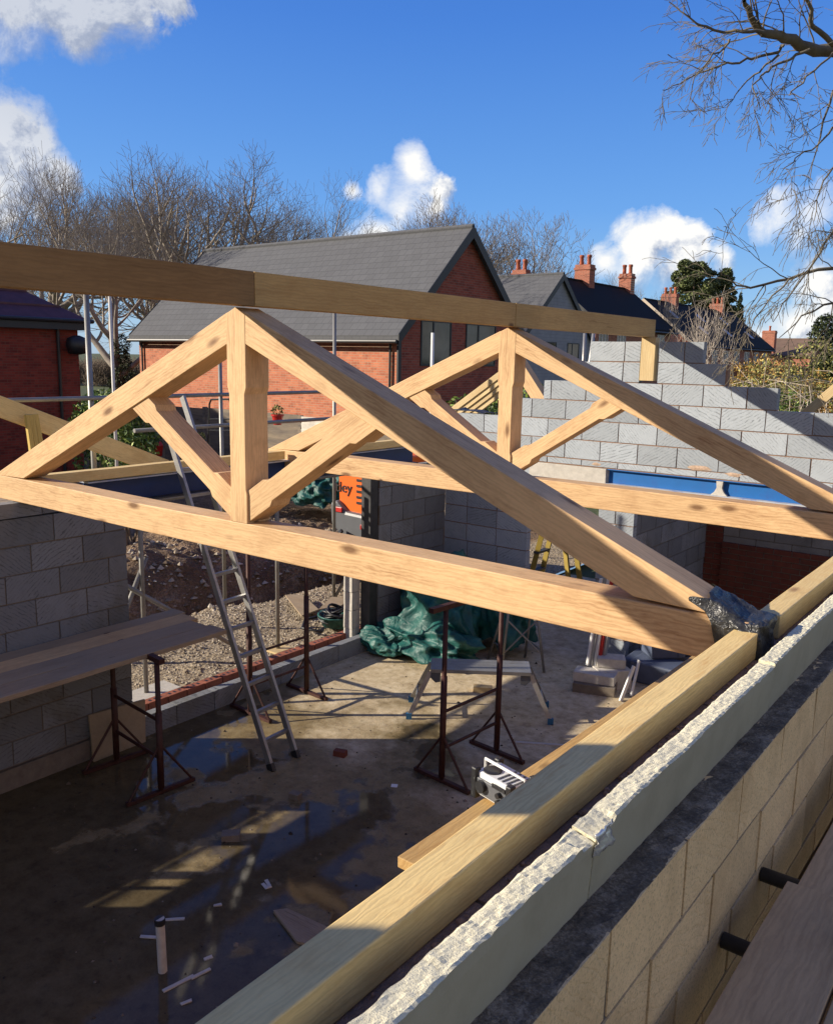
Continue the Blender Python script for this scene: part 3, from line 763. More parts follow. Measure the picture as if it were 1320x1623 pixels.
def soilh(x,y):
    v=Vector((x,y,0)); n=noise.fractal(v*.9,1.,2.,5)*.16+noise.noise(v*4)*.05+noise.noise(v*11)*.03
    base=-3.52
    u=(x+9.3)+ (y-7)*-.18   # negative beyond the gravel strip
    t=max(0,min(1,-u/.5)); 
    rough=.22+ .9*t
    z=base+n*rough
    tr=math.exp(-((u+.75)/.42)**2); z-=.55*tr
    mo=math.exp(-((u+2.1)/.75)**2); z+=.42*mo*(1+.6*noise.noise(v*.7))
    tr2=math.exp(-((u+3.7)/.5)**2); z-=.35*tr2
    far=max(0,min(1,(-x-14.5)/2)); z=z*(1-far)+(-3.52+n*.3)*far
    if y>13.2: k=min(1,(y-13.2)/1.5); z=z*(1-k)+(-3.5+n*.2)*k
    if x>-7.0: z=min(z,-3.5)
    e=min(x+23,-6.6-x+9,y-1.5,17.5-y)
    if e<.8: z=z*(e/.8)+(-3.6)*(1-e/.8)
    return z
b=MB(); nx=250; ny=210; X0,X1,Y0,Y1=-23,-6.6,1.5,17.5; vs=[]
for j in range(ny+1):
    for i in range(nx+1):
        x=X0+(X1-X0)*i/nx; y=Y0+(Y1-Y0)*j/ny; vs.append((x,y,soilh(x,y)))
fs=[(j*(nx+1)+i,j*(nx+1)+i+1,(j+1)*(nx+1)+i+1,(j+1)*(nx+1)+i) for j in range(ny) for i in range(nx)]
b.add(vs,fs)
def soilmat():
    m,nt,bb=newmat('dug_soil'); g=G(nt); v=g.coord('Object')
    sep=g.n('ShaderNodeSeparateXYZ'); g.L(v,sep.inputs[0])
    u=g.math('SUBTRACT',g.math('ADD',sep.outputs[0],9.3),g.math('MULTIPLY',g.math('SUBTRACT',sep.outputs[1],7.),.18))
    n=g.noise(v,2.3,8,.7); n2=g.noise(v,24,5,.75)
    grav=g.rng(g.math('ADD',u,g.math('MULTIPLY',g.math('SUBTRACT',n,.5),.8)),-.35,-.05)
    soil=g.ramp(g.math('ADD',g.math('MULTIPLY',n,.5),g.math('MULTIPLY',n2,.5)),[(.32,(.07,.04,.022)),(.5,(.21,.135,.08)),(.64,(.44,.32,.215))])
    gv=g.ramp(g.vor(v,26,out='Color'),[(.1,(.19,.145,.095)),(.5,(.38,.30,.20)),(.9,(.54,.45,.32))])
    g.L(g.mix(grav,soil,gv),bb.inputs['Base Color']); bb.inputs['Roughness'].default_value=.95
    g.bump(g.math('ADD',g.math('MULTIPLY',g.vor(v,26),.6),g.math('ADD',n2,n)),1.,.05,bb); return m
tag(b.build('soil',soilmat(),smooth=False),kind='structure')
# loose stones
b=MB(); random.seed(3)
for i in range(9000):
    x=U(-9.6,-6.85); y=U(3.6,10.5)
    if i%3==0: x=U(-13.5,-9.2); y=U(4,12.5)
    r=random.choice((.008,.012,.016,.022)) if i%3 else random.choice((.012,.02,.035,.06))
    z=soilh(x,y); a=U(0,6.3); q=[]
    for k in range(5):
        t=a+k*1.257; q.append((x+r*math.cos(t)*U(.7,1.2),y+r*math.sin(t)*U(.7,1.2),z+U(0,r*.3)))
    tp=(x+U(-r,r)*.3,y+U(-r,r)*.3,z+r*U(.7,1.1))
    b.add(q+[tp],[(k,(k+1)%5,5) for k in range(5)],R())
def rndmat(name,stops,rough=.9):
    m,nt,bb=newmat(name); g=G(nt); g.L(g.ramp(g.attr(),stops),bb.inputs['Base Color']); bb.inputs['Roughness'].default_value=rough; bb.inputs['Specular IOR Level'].default_value=.25; return m
tag(b.build('gravel',rndmat('stones',[(0,(.12,.085,.055)),(.4,(.30,.24,.17)),(.75,(.42,.36,.27)),(1,(.55,.49,.40))])),kind='stuff')
# far ground
def fieldmat():
    m,nt,bb=newmat('field'); g=G(nt); v=g.coord('Object')
    n=g.noise(v,.05,6,.6); n2=g.noise(v,1.5,6,.7)
    c=g.mix(g.rng(n2,.3,.7),g.ramp(n,[(.4,(.045,.075,.018)),(.6,(.10,.115,.035))]),(.075,.085,.03)); g.L(c,bb.inputs['Base Color']); bb.inputs['Roughness'].default_value=.95
    g.bump(n2,.6,.2,bb); return m
b=MB()
def lines(a,q0,q1,c): 
    return [a,-400,-150,-60,-35,q0,(q0+q1)/2,q1,20,60,150,400,c]
xs=sorted(lines(-1500,-22.7,-6.75,1500)); ys=sorted(lines(-1500,1.8,17.2,1500))
xs=sorted(set(xs)); ys=sorted(set(ys))
vs=[(x,y,GZ-.02) for y in ys for x in xs]; nX=len(xs)
fs=[]
for j in range(len(ys)-1):
    for i in range(nX-1):
        mx=(xs[i]+xs[i+1])/2; my=(ys[j]+ys[j+1])/2
        if -22.7<mx<-6.75 and 1.8<my<17.2: continue
        fs.append((j*nX+i,j*nX+i+1,(j+1)*nX+i+1,(j+1)*nX+i))
b.add(vs,fs)
tag(b.build('ground',fieldmat()),kind='structure')
# ============================================================ neighbouring houses
def windowset(par,axis,c,a,z,w,h,mat=M_upvc,bars=1,d=.03,sill=False):
    """window in wall plane axis=c centred on (a,z)"""
    b=MB(); fr=.055
    def bx(mb,a0,a1,z0,z1,d0,d1):
        if axis=='X': mb.box(min(c+d0,c+d1),max(c+d0,c+d1),a0,a1,z0,z1)
        else: mb.box(a0,a1,min(c-d0,c-d1),max(c-d0,c-d1),z0,z1)
    A0,A1,Z0,Z1=a-w/2,a+w/2,z-h/2,z+h/2
    bx(b,A0,A0+fr,Z0,Z1,0,d); bx(b,A1-fr,A1,Z0,Z1,0,d); bx(b,A0+fr,A1-fr,Z0,Z0+fr,0,d); bx(b,A0+fr,A1-fr,Z1-fr,Z1,0,d)
    for k in range(bars):
        q=A0+w*(k+1)/(bars+1) if bars>1 else A0+w*.40
        bx(b,q-.03,q+.03,Z0+fr,Z1-fr,0,d)
    f=b.build('window',mat,par)
    b=MB(); bx(b,A0+fr*.6,A1-fr*.6,Z0+fr*.6,Z1-fr*.6,.004,.012); b.build('pane',M_glass,f)
def house(name,label,x0,x1,y0,y1,ze,zr,ridge,wall,roof,verge=None,ov=.25,vo=.15,group=None,zb=GZ-.3,cat='house'):
    h=empty(name,((x0+x1)/2,(y0+y1)/2,zb),label,cat,group)
    b=MB()
    ax='X' if ridge=='X' else 'Y'
    if ridge=='X':
        ym=(y0+y1)/2; prof=[(y0,zb),(y1,zb),(y1,ze),(ym,zr),(y0,ze)]
        vs=[(x0,a,z) for a,z in prof]+[(x1,a,z) for a,z in prof]
    else:
        xm=(x0+x1)/2; prof=[(x0,zb),(x1,zb),(x1,ze),(xm,zr),(x0,ze)]
        vs=[(a,y0,z) for a,z in prof]+[(a,y1,z) for a,z in prof]
    ends=[(0,1,2,3,4),(9,8,7,6,5)]; sides=[(i,(i+1)%5,5+(i+1)%5,5+i) for i in (0,1,4)]
    wa,wb=(wall if isinstance(wall,tuple) else (wall,wall))   # (long sides, gable ends)
    b.add(vs,[sides[1],sides[2]],.5,0); b.add(vs,ends,.5,1)
    b.build('wall',[wa,wb],h)
    # roof: two thick slopes
    if ridge=='X': half=(y1-y0)/2
    else: half=(x1-x0)/2
    sl=(zr-ze)/half; th=.14
    rb=MB()
    for sg in (-1,1):
        m_=ym if ridge=='X' else xm
        e=m_+sg*(half+ov); zee=zr-sl*(half+ov)
        pts=[(m_,zr+.03),(e,zee+.03),(e,zee+.03+th),(m_,zr+.03+th)]
        if ridge=='X': vv=[(x0-vo,a,z) for a,z in pts]+[(x1+vo,a,z) for a,z in pts]
        else: vv=[(a,y0-vo,z) for a,z in pts]+[(a,y1+vo,z) for a,z in pts]
        rb.add(vv,[(0,1,2,3),(7,6,5,4),(1,0,4,5),(2,1,5,6),(3,2,6,7)],.5,0)
    r=rb.build('roof',roof,h)
    # ridge tiles
    b=MB()
    if ridge=='X': b.tube([(x0-vo,ym,zr+.03+th),(x1+vo,ym,zr+.03+th)],.09,6)
    else: b.tube([(xm,y0-vo,zr+.03+th),(xm,y1+vo,zr+.03+th)],.09,6)
    b.build('ridge_tiles',roof,r)
    # barge boards
    for end in (0,1):
        for sg in (-1,1):
            b=MB(); m_=ym if ridge=='X' else xm
            e=m_+sg*(half+ov); zee=zr-sl*(half+ov)
            pts=[(m_,zr+.20),(e,zee+.20),(e,zee-.12),(m_,zr-.16)]
            q=((x0-vo-.03,x0-vo-.004) if end==0 else (x1+vo+.004,x1+vo+.03)) if ridge=='X' else ((y0-vo-.03,y0-vo-.004) if end==0 else (y1+vo+.004,y1+vo+.03))
            if ridge=='X': vv=[(q[0],a,z) for a,z in pts]+[(q[1],a,z) for a,z in pts]
            else: vv=[(a,q[0],z) for a,z in pts]+[(a,q[1],z) for a,z in pts]
            b.add(vv,[(0,1,2,3),(7,6,5,4),(0,4,5,1),(1,5,6,2),(2,6,7,3),(3,7,4,0)])
            b.build('barge_board',verge or M_upvc,h)
    for sg in (-1,1):
        m_=ym if ridge=='X' else xm
        e=m_+sg*(half+ov+.06); zee=zr-sl*(half+ov)-.01
        b=MB()
        if ridge=='X': b.tube([(x0-vo,e,zee),(x1+vo,e,zee)],.06,8)
        else: b.tube([(e,y0-vo,zee),(e,y1+vo,zee)],.06,8)
        b.build('gutter',M_upvc,h)
    return h,r
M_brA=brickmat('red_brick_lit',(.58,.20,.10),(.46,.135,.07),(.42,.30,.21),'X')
M_brAY=brickmat('red_brick_shaded',(.36,.085,.05),(.25,.055,.035),(.24,.17,.13),'Y')  # darker copy of the lit brick, shade of the gable side in its colour
M_brD=brickmat('deep_red_brick',(.27,.042,.024),(.20,.028,.018),(.15,.08,.055),'Y',var=.5)
M_brDX=brickmat('deep_red_brick_x',(.27,.042,.024),(.20,.028,.018),(.15,.08,.055),'X',var=.5)
M_slate=slatemat('grey_slate',(.115,.118,.125)); M_slateY=slatemat('black_slate',(.009,.009,.010),axis='Y')
M_brT=brickmat('orange_brick',(.42,.125,.07),(.32,.085,.05),(.42,.33,.25),'X')
M_brTY=brickmat('orange_brick_y',(.40,.16,.09),(.30,.115,.07),(.36,.28,.22),'Y')
def cladmat(name,col):
    m,nt,bb=newmat(name); g=G(nt); v=g.coord('Object'); sep=g.n('ShaderNodeSeparateXYZ'); g.L(v,sep.inputs[0])
    f=g.math('FRACT',g.math('DIVIDE',sep.outputs[2],.17)); ln=g.rng(f,0,.09,1,0)
    g.L(g.mix(g.math('MULTIPLY',ln,.7),g.ramp(g.noise(v,2,5,.6),[(.3,sc(col,.85)),(.7,sc(col,1.1))]),sc(col,.25)),bb.inputs['Base Color']); bb.inputs['Roughness'].default_value=.8
    g.bump(f,.5,.02,bb); return m
M_clad=cladmat('grey_weatherboard',(.27,.285,.31))
# house 1
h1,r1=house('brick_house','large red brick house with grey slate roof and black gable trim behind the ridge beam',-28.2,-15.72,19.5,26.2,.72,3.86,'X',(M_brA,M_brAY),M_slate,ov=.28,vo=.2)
for a,z,w_,h_ in ((21.30,.45,1.55,1.35),(23.75,.45,1.75,1.35)): windowset(h1,'X',-15.72,a,z,w_,h_)
for x in (-15.98,-27.95):
    b=MB(); b.tube([(x,19.25,.60),(x,19.30,.45),(x,19.44,.36),(x,19.44,GZ)],.036,8); b.build('downpipe',M_upvc,h1)
b=MB(); b.box(-15.72,-15.66,19.42,19.56,GZ,.62); b.build('corner_trim',M_upvc,h1)
b=MB(); b.tube([(-15.66,22.95,-1.55),(-15.5,22.95,-1.55)],.06,10); b.build('flue',M_white,h1)
# house 2
def hip():
    h=empty('brick_house',(-18,3,GZ),'dark red brick building with purple-brown tiled hip roof at the left edge','house')
    x0,x1,y0,y1=-35.2,-24,-7.2,14.48; ze,zr=.99,4.6
    b=MB(); b.box(x0,x1,y0,y1,GZ-.2,ze); b.build('wall',[M_brD],h)
    b=MB(); o=.32; e=.88
    A=[(x0-o,y0-o,e),(x1+o,y0-o,e),(x1+o,y1+o,e),(x0-o,y1+o,e)]; xm=(x0+x1)/2; Rg=[(xm,y0+5.6,zr),(xm,y1-5.6,zr)]
    b.add(A+Rg,[(1,2,5,4),(3,0,4,5),(0,1,4),(2,3,5),(3,2,1,0)])
    # tile courses as real laps on the two visible slopes
    for k in range(1,9):
        t=k/9; p=Vector(A[1]).lerp(Vector(Rg[0]),t); q=Vector(A[2]).lerp(Vector(Rg[1]),t)
        b.bar(p+Vector((0,0,.012)),q+Vector((0,0,.012)),.06,.05)
        p=Vector(A[2]).lerp(Vector(Rg[1]),t); q=Vector(A[3]).lerp(Vector(Rg[1]),t); b.bar(p+Vector((0,0,.012)),q+Vector((0,0,.012)),.06,.05)
    b.build('roof',plain('purple_tile',(.085,.030,.038),.6,var=.3,scale=4,bump=.3),h)
    b=MB(); b.tube([A[1],A[2]],.06,8); b.tube([A[2],A[3]],.06,8); b.build('gutter',M_upvc,h)
    b=MB(); b.box(x0-.26,x1+.26,y0-.26,y1+.26,.62,.88); b.build('fascia',M_upvc,h)
    b=MB(); b.tube([(x1+.08,13.8,.8),(x1+.08,13.8,GZ)],.05,8); b.build('downpipe',M_upvc,h)
    b=MB(); M=Matrix.Translation((x1+.28,8.85,.12)); b.lathe([(.05,-.26),(.26,-.22),(.32,0),(.27,.22),(.08,.30)],(x1+.4,14.2,.16),14); b.build('floodlight',M_black,h,smooth=True)
hip()
def chimney(par,x,y,z0,z1,w=.75,d=.5,pots=2,name='chimney'):
    b=MB(); b.box(x-w/2,x+w/2,y-d/2,y+d/2,z0,z1-.32); b.box(x-w/2-.05,x+w/2+.05,y-d/2-.05,y+d/2+.05,z1-.32,z1-.18); b.box(x-w/2,x+w/2,y-d/2,y+d/2,z1-.18,z1)
    c=b.build(name,M_brT,par)
    for k in range(pots):
        xx=x+(k-(pots-1)/2)*w/pots
        b=MB(); b.lathe([(.14,0),(.13,.10),(.12,.45),(.15,.48),(.15,.60),(.12,.62)],(xx,y,z1),12); b.build('chimney_pot',plain('terracotta',(.36,.10,.05),.8,var=.2),c,smooth=True)
h3,r3=house('clad_house','grey slate roofed house with grey weatherboard gable beside the big brick house',-34,-22.5,37.8,45.2,1.2,4.35,'X',(M_brA,M_clad),M_slate,ov=.3)
for a,z in ((40.6,.35),(43.2,.35)): windowset(h3,'X',-22.5,a,z,1.35,1.25)
p=W(826,437,D=52); h3c=empty('brick_house',(p.x-1,p.y,GZ),'house with a red twin-pot chimney poking above the grey slate roof','house')
b=MB(); b.box(p.x-6,p.x+1.2,p.y-1,p.y+6,GZ,2.2); b.build('wall',M_brA,h3c); b=MB(); b.prism([(p.x-6.3,2.2),(p.x+1.6,2.2),(p.x-2.4,4.6)],p.y-1.2,p.y+6.2); b.build('roof',M_slateY,h3c)
chimney(h3c,p.x,p.y,2.0,p.z+.35,.95,.6)
h4,r4=house('slate_house','long black slate roofed house with two tall red chimneys in the middle distance',-29.4,-22.8,46.5,57.9,2.25,4.85,'Y',(M_brTY,M_brT),M_slateY,ov=.35)
pc=W(923,450,D=56); chimney(h4,-26.1,51.2,4.4,6.05,1.05,.75); chimney(h4,-26.1,57.6,4.4,6.05,.9,.65)
for a in (47.5,50,54.0,56.2): windowset(h4,'X',-22.8,a,1.2,1.2,1.3,M_white,2)
h5,r5=house('brick_house','terrace with orange brick gable, black roof and a row of white windows',-36,-26.9,73.2,97,1.7,5.35,'Y',(M_brTY,M_brT),M_slateY,verge=plain('verge',(.5,.42,.33),.8,var=.1),ov=.3,vo=.1)
for k in range(7): windowset(h5,'X',-26.9,76+3.1*k,.55,1.5,1.35,M_white,2,d=.06)
for k in range(6):   # roof lights on the slope
    y=76+3.4*k; t=.25+.35*(k%2); x=-31.45+t*4.55+.09; z=5.35-.802*(t*4.55)+.19
    M=frame((x,y,z),(4.55,0,-3.65)); b=MB(); b.box(0,1.1,-.4,.4,-.03,.03,M=M); w_=b.build('roof_light',M_bflange,h5)
chimney(h5,-31.4,79,4.8,6.3,1.4,.7,3); chimney(h5,-31.4,92,4.8,6.2,1.4,.7,3)
b=MB(); b.box(-26.85,-22.2,79,94,GZ,-.25); b.box(-27,-21.95,78.8,94.2,-.25,-.05); b.build('annex',M_brTY,h5)
for k in range(3): windowset(h5,'X',-22.2,82+4*k,-1.2,1.5,1.2,M_white,2,d=.05)
p=W(1240,540,D=115)
h6,r6=house('brick_house','far brown roofed house with one square chimney at the right, beyond the terrace',p.x-6,p.x+4.5,p.y-3,p.y+9,1.2,3.4,'X',(M_brT,M_brTY),plain('brown_tile',(.17,.11,.075),.8,var=.3,scale=1))
pc=W(1219,535,D=112); chimney(h6,pc.x,pc.y,1.5,pc.z+.9,1.6,1.0,1)
# fence in front of house 1
f=empty('board_fence',(-17,15,GZ),'weathered horizontal board fence in front of the large brick house','fence')
for i in range(7):
    b=MB(); xa=-22.5+i*1.83; zt=-1.46+U(-.03,.03)
    b.box(xa-.05,xa+.05,14.98,15.08,GZ,zt+.03); b.build('fence_post',M_fence,f)
    b=MB()
    for k in range(13): 
        z=zt-.15*k; M=Matrix.Translation((xa+.92,15.0,z-.08))@Matrix.Rotation(U(-.012,.012),4,'Y')@Matrix.Rotation(.10,4,'X')
        b.box(-.86,.86,-.012,.012,-.085,.085,R(),0,M)
    pn=b.build('fence_panel',M_fence if i not in (4,) else plain('sunlit_board',(.62,.58,.5),.8,var=.2),f)  # one paler panel, sunlight on the fence put into its colour
# ============================================================ bare trees
def barkmat(name,c1,c2):
    m,nt,bb=newmat(name); g=G(nt); v=g.coord('Object'); g.L(g.ramp(g.noise(v,3,5,.7),[(.3,c1),(.7,c2)]),bb.inputs['Base Color']); bb.inputs['Roughness'].default_value=.95; return m
M_bark=barkmat('bark',(.10,.075,.055),(.24,.185,.13)); M_barkp=barkmat('pale_bark',(.36,.30,.24),(.55,.48,.40)); M_twig=barkmat('twig_bark',(.17,.145,.12),(.38,.33,.275)); M_oh=barkmat('near_bark',(.075,.062,.045),(.22,.19,.135))
def grow(mt,mc,p,d,L,r,lev,maxlev,up_=.12,kids=(5,5,4,4,3,3),ang=(25,55),ratio=(.55,.78),wob=.22,rmin=.004,seg=5):
    pts=[p.copy()]; q=p.copy(); dd=d.copy(); rs=[r]
    tap=.45 if lev<maxlev else .3
    for i in range(seg):
        dd=(dd+Vector((U(-1,1),U(-1,1),U(-1,1)))*wob+Vector((0,0,up_))).normalized()
        q=q+dd*(L/seg); pts.append(q.copy()); rs.append(max(rmin,r*(1-(1-tap)*(i+1)/seg)))
    (mt if lev==0 else mc).tube(pts,rs,8 if r>.08 else (4 if r>.02 else 3),caps=False)
    if lev>=maxlev: return
    n=kids[lev]
    for k in range(n):
        t=(.35+.65*(k+U(0,.8))/n) if lev else (.5+.5*(k+1)/n)
        t=min(t,1.); i=min(int(t*seg),seg-1); a=pts[i].lerp(pts[i+1],t*seg-i)
        dl=(pts[i+1]-pts[i]).normalized(); an=math.radians(U(*ang)); ph=(k*2.4+U(0,1.2))
        o1=dl.orthogonal().normalized(); o2=dl.cross(o1); side=o1*math.cos(ph)+o2*math.sin(ph)
        nd=(dl*math.cos(an)+side*math.sin(an)).normalized()
        grow(mt,mc,a,nd,L*U(*ratio)*(1.12-.35*t if lev else 1),max(rmin,rs[i]*U(.5,.7)),lev+1,maxlev,up_,kids,ang,ratio,wob,rmin,seg)
    if lev<maxlev:
        grow(mt,mc,pts[-1],(pts[-1]-pts[-2]).normalized(),L*.62,rs[-1],lev+1,maxlev,up_,kids,ang,ratio,wob,rmin,seg)
def bare_tree(base,H,seed,label,mat=M_twig,bark=M_bark,levels=5,kids=(5,4,4,3,3,2),ang=(25,58),up_=.10,trunk=.30,r0=None,rmin=.0055,group='bare winter trees',wob=.16,spread=1.):
    random.seed(seed); mt,mc=MB(),MB()
    grow(mt,mc,Vector((0,0,0)),Vector((0,0,1)),H*trunk,r0 or H*.026,0,levels,up_,kids,ang,(.62,.84),wob,rmin)
    zm=max(v[2] for v in mc.v); k=H/zm
    mt.v=[(x*k*spread,y*k*spread,z*k) for x,y,z in mt.v]; mc.v=[(x*k*spread,y*k*spread,z*k) for x,y,z in mc.v]
    t=empty('bare_tree',base,label,'tree',group)
    a=mt.build('trunk',bark,None,smooth=True); a.parent=t; c_=mc.build('crown',mat,None,smooth=True); c_.parent=t
    return t
def at_base(px,D):
    v=W(px,560,D=D); return Vector((v.x,v.y,GZ))
def Hof(px,py,D): return W(px,py,D=D).z-GZ
bare_tree(at_base(372,44),Hof(360,238,44),4,'broad round-crowned bare oak tree, rightmost of the left group above the slate roof',levels=6,kids=(8,4,3,3,2,2),spread=1.4,rmin=.0042,ang=(28,58),up_=.09,trunk=.26,r0=.42)
bare_tree(at_base(262,47),Hof(262,248,47),9,'narrow upright bare tree between two wider crowns at the left',levels=6,ang=(18,42),kids=(4,3,3,3,2,2),spread=.95,rmin=.0042,r0=.34)
tb=bare_tree(at_base(192,36),Hof(160,262,36),12,'bare tree with ivy-dark trunk seen between the two brick houses',levels=6,kids=(5,3,3,3,2,2),spread=1.0,rmin=.0045)
bare_tree(at_base(75,50),Hof(80,268,50),15,'bare tree left of the ivy-trunked tree, half in front of the cloud',levels=6,kids=(6,3,3,3,2,2),rmin=.0042,spread=1.2)
bare_tree(at_base(445,50),Hof(440,290,50),6,'smaller bare tree filling the right side of the left group, just above the roof ridge',levels=6,kids=(6,3,3,3,2,2),rmin=.0042,spread=1.1,ang=(25,55))
bare_tree(at_base(-5,52),Hof(0,318,52),16,'lower bare tree at the extreme left edge',levels=5)
bare_tree(at_base(820,62),Hof(800,325,62),21,'wide bare tree behind the apex of the black-trimmed gable',levels=6,kids=(6,3,3,3,2,2),spread=1.2,rmin=.009)
bare_tree(at_base(690,66),Hof(700,318,66),22,'bare tree rising just left of the gable apex',levels=6,kids=(5,3,3,3,2,2),rmin=.009)
bare_tree(at_base(900,75),Hof(890,400,75),23,'low bare tree behind the twin-pot chimney',levels=5,spread=1.3)
bare_tree(at_base(575,80),Hof(575,378,80),26,'small bare treetop just showing over the slate ridge',levels=5)
bare_tree(at_base(985,105),Hof(985,428,105),24,'hazy bare tree between the two far chimneys',levels=5,rmin=.012)
bare_tree(at_base(1127,34),Hof(1122,452,34),31,'small pale-barked bare tree in front of the black terrace roof',mat=M_barkp,bark=M_barkp,levels=4,trunk=.42,ang=(25,55),kids=(6,4,3,2),rmin=.010,spread=.8)
bare_tree(at_base(1058,60),Hof(1060,450,60),33,'thin pale bare tree in front of the orange brick gable',mat=M_barkp,bark=M_barkp,levels=4,trunk=.4,ang=(15,32),kids=(4,3,3,2),rmin=.012,spread=.6)
# ivy round the trunk
def leaf(mb,p,sz,rnd,flat=0.):
    n=Vector((U(-1,1),U(-1,1),U(-1,1)+flat)).normalized(); a=n.orthogonal().normalized(); a=(a*math.cos(R()*6)+n.cross(a)*math.sin(R()*6)).normalized(); b_=n.cross(a)
    mb.add([p-a*sz,p+b_*sz*.45,p+a*sz,p-b_*sz*.45],[(0,1,2,3)],rnd)
def foliage(name,parent,blobs_,n,sz,mat,top=0.):
    mb=MB()
    tot=sum(b_[3]*b_[4] for b_ in blobs_)
    for (x,y,z,rx,rz) in blobs_:
        k=int(n*rx*rz/tot)
        for i in range(k):
            v=Vector((random.gauss(0,1),random.gauss(0,1),random.gauss(0,1))).normalized()*(U(.45,1.)**.5)*U(.9,1.08)
            leaf(mb,Vector((x+v.x*rx,y+v.y*rx,z+v.z*rz)),sz*U(.6,1.3),R())
    o=mb.build(name,mat,None); o.parent=parent; return o
def leafmat(name,stops):
    m=rndmat(name,stops,.55); return m
M_ivy=leafmat('ivy_leaf',[(0,(.010,.016,.008)),(.6,(.035,.05,.018)),(1,(.09,.11,.04))])
M_laurel=leafmat('laurel_leaf',[(0,(.03,.06,.012)),(.5,(.09,.15,.03)),(.85,(.22,.30,.06)),(1,(.45,.52,.18))])
M_pine=leafmat('pine_needles',[(0,(.03,.045,.02)),(.5,(.10,.13,.05)),(1,(.24,.27,.11))])
M_gold=leafmat('golden_leaf',[(0,(.17,.09,.025)),(.5,(.38,.23,.06)),(1,(.58,.42,.13))])
M_olive=leafmat('olive_leaf',[(0,(.08,.08,.02)),(.5,(.20,.20,.06)),(1,(.38,.36,.12))])
random.seed(40)
foliage('ivy',tb,[(U(-.3,.3),U(-.3,.3),1.0+i*.42,.42,.45) for i in range(8)],5200,.05,M_ivy)
def bush(name,pos,label,blobs_,n,sz,mat,cat='shrub',stems=10,group=None,sm=M_bark):
    t=empty(name,pos,label,cat,group); foliage('foliage',t,blobs_,n,sz,mat)
    mb=MB()
    for i in range(stems):
        bl=random.choice(blobs_); mb.tube([(U(-.15,.15),U(-.15,.15),0),(bl[0]*.5+U(-.1,.1),bl[1]*.5,bl[2]*.5),(bl[0]+U(-.3,.3),bl[1]+U(-.3,.3),bl[2]+bl[4]*.8)],[.03,.02,.006],4)
    o=mb.build('stem',sm,None); o.parent=t; return t
def blobset(n,rx,ry,z0,z1,r): return [(U(-rx,rx),U(-ry,ry),U(z0,z1),r*U(.6,1.2),r*U(.5,1.1)) for _ in range(n)]
# pine behind the terrace
p=at_base(1090,130); H=Hof(1090,415,130)
def crownblobs(H,w,n,flat=.6):
    out=[]
    for i in range(n):
        t=R()**.8; z=H*(.42+.56*t); rr=w*(1-t*.62)*(.5+.5*R()); a=U(0,6.3); out.append((rr*math.cos(a),rr*math.sin(a),z,w*.26*U(.6,1.2),w*.26*flat*U(.7,1.3)))
    return out
t=empty('pine_tree',p,'tall dark green pine rising behind the terrace roof','tree'); foliage('crown',t,crownblobs(H,5.2,60),26000,.24,M_pine)
mb=MB(); mb.tube([(0,0,0),(.3,0,H*.5),(0,.2,H*.9)],[.4,.28,.1],8); o=mb.build('trunk',M_bark); o.parent=t; o.location=(0,0,0)
p=at_base(1127,132); H2=Hof(1120,430,132)
t=empty('pine_tree',p,'second darker pine, lower and just right of the tall pine','tree'); foliage('crown',t,crownblobs(H2,4.2,46),18000,.22,M_pine)
mb=MB(); mb.tube([(0,0,0),(0,0,H2*.9)],[.35,.1],8); o=mb.build('trunk',M_bark); o.parent=t
p=at_base(1166,100); H=Hof(1168,465,100)
t=empty('conifer',p,'thin drooping conifer spire at the right end of the terrace roof','tree')
foliage('crown',t,[(U(-.3,.3)*(1-k/16)*2.2,U(-.3,.3),H*(.35+.62*k/16),1.5*(1-k/17)*.7+.12,.45) for k in range(17)],5000,.14,M_ivy)
mb=MB(); mb.tube([(0,0,0),(0,0,H)],[.2,.03],6); o=mb.build('trunk',M_bark); o.parent=t
p=at_base(1345,52); H=Hof(1300,490,52)
t=empty('conifer',p,'dark rounded conifer at the right edge behind the golden bushes','tree'); foliage('crown',t,[(U(-1.6,1.6),U(-1.6,1.6),U(1.5,H-.9),.9,.9) for _ in range(28)]+[(0,0,H-.6,.9,.6)],16000,.11,M_ivy)
mb=MB(); mb.tube([(0,0,0),(0,0,H*.8)],[.25,.1],6); o=mb.build('trunk',M_bark); o.parent=t
# bushes beyond the gable wall, right
random.seed(50)
def bushpx(px,py,D,label,w,mat,n,sz,seed,name='bush',zb=None):
    random.seed(seed); top=W(px,py,D=D); base=Vector((top.x,top.y,GZ)); H=top.z-GZ
    return bush(name,base,label,blobset(16,w,w*.7,H*.35,H*.86,w*.5)+[(0,0,H*.85,w*.4,H*.14)],n,sz,mat)
bushpx(1215,556,17,'golden brown bush right of the stepped gable',1.5,M_gold,16000,.035,1)
bushpx(1300,528,13,'olive and gold bush at the right edge above the gable blocks',1.3,M_olive,26000,.028,2)
bushpx(1175,600,15,'yellow-green shrub in the notch of the stepped gable',.7,M_olive,9000,.035,3)
bushpx(1250,610,12,'green shrub growing just behind the low gable courses',.75,M_laurel,9000,.03,4)
bushpx(1310,625,11.5,'twiggy shrub beside the pale timber at the right edge',.6,M_gold,7000,.03,5)
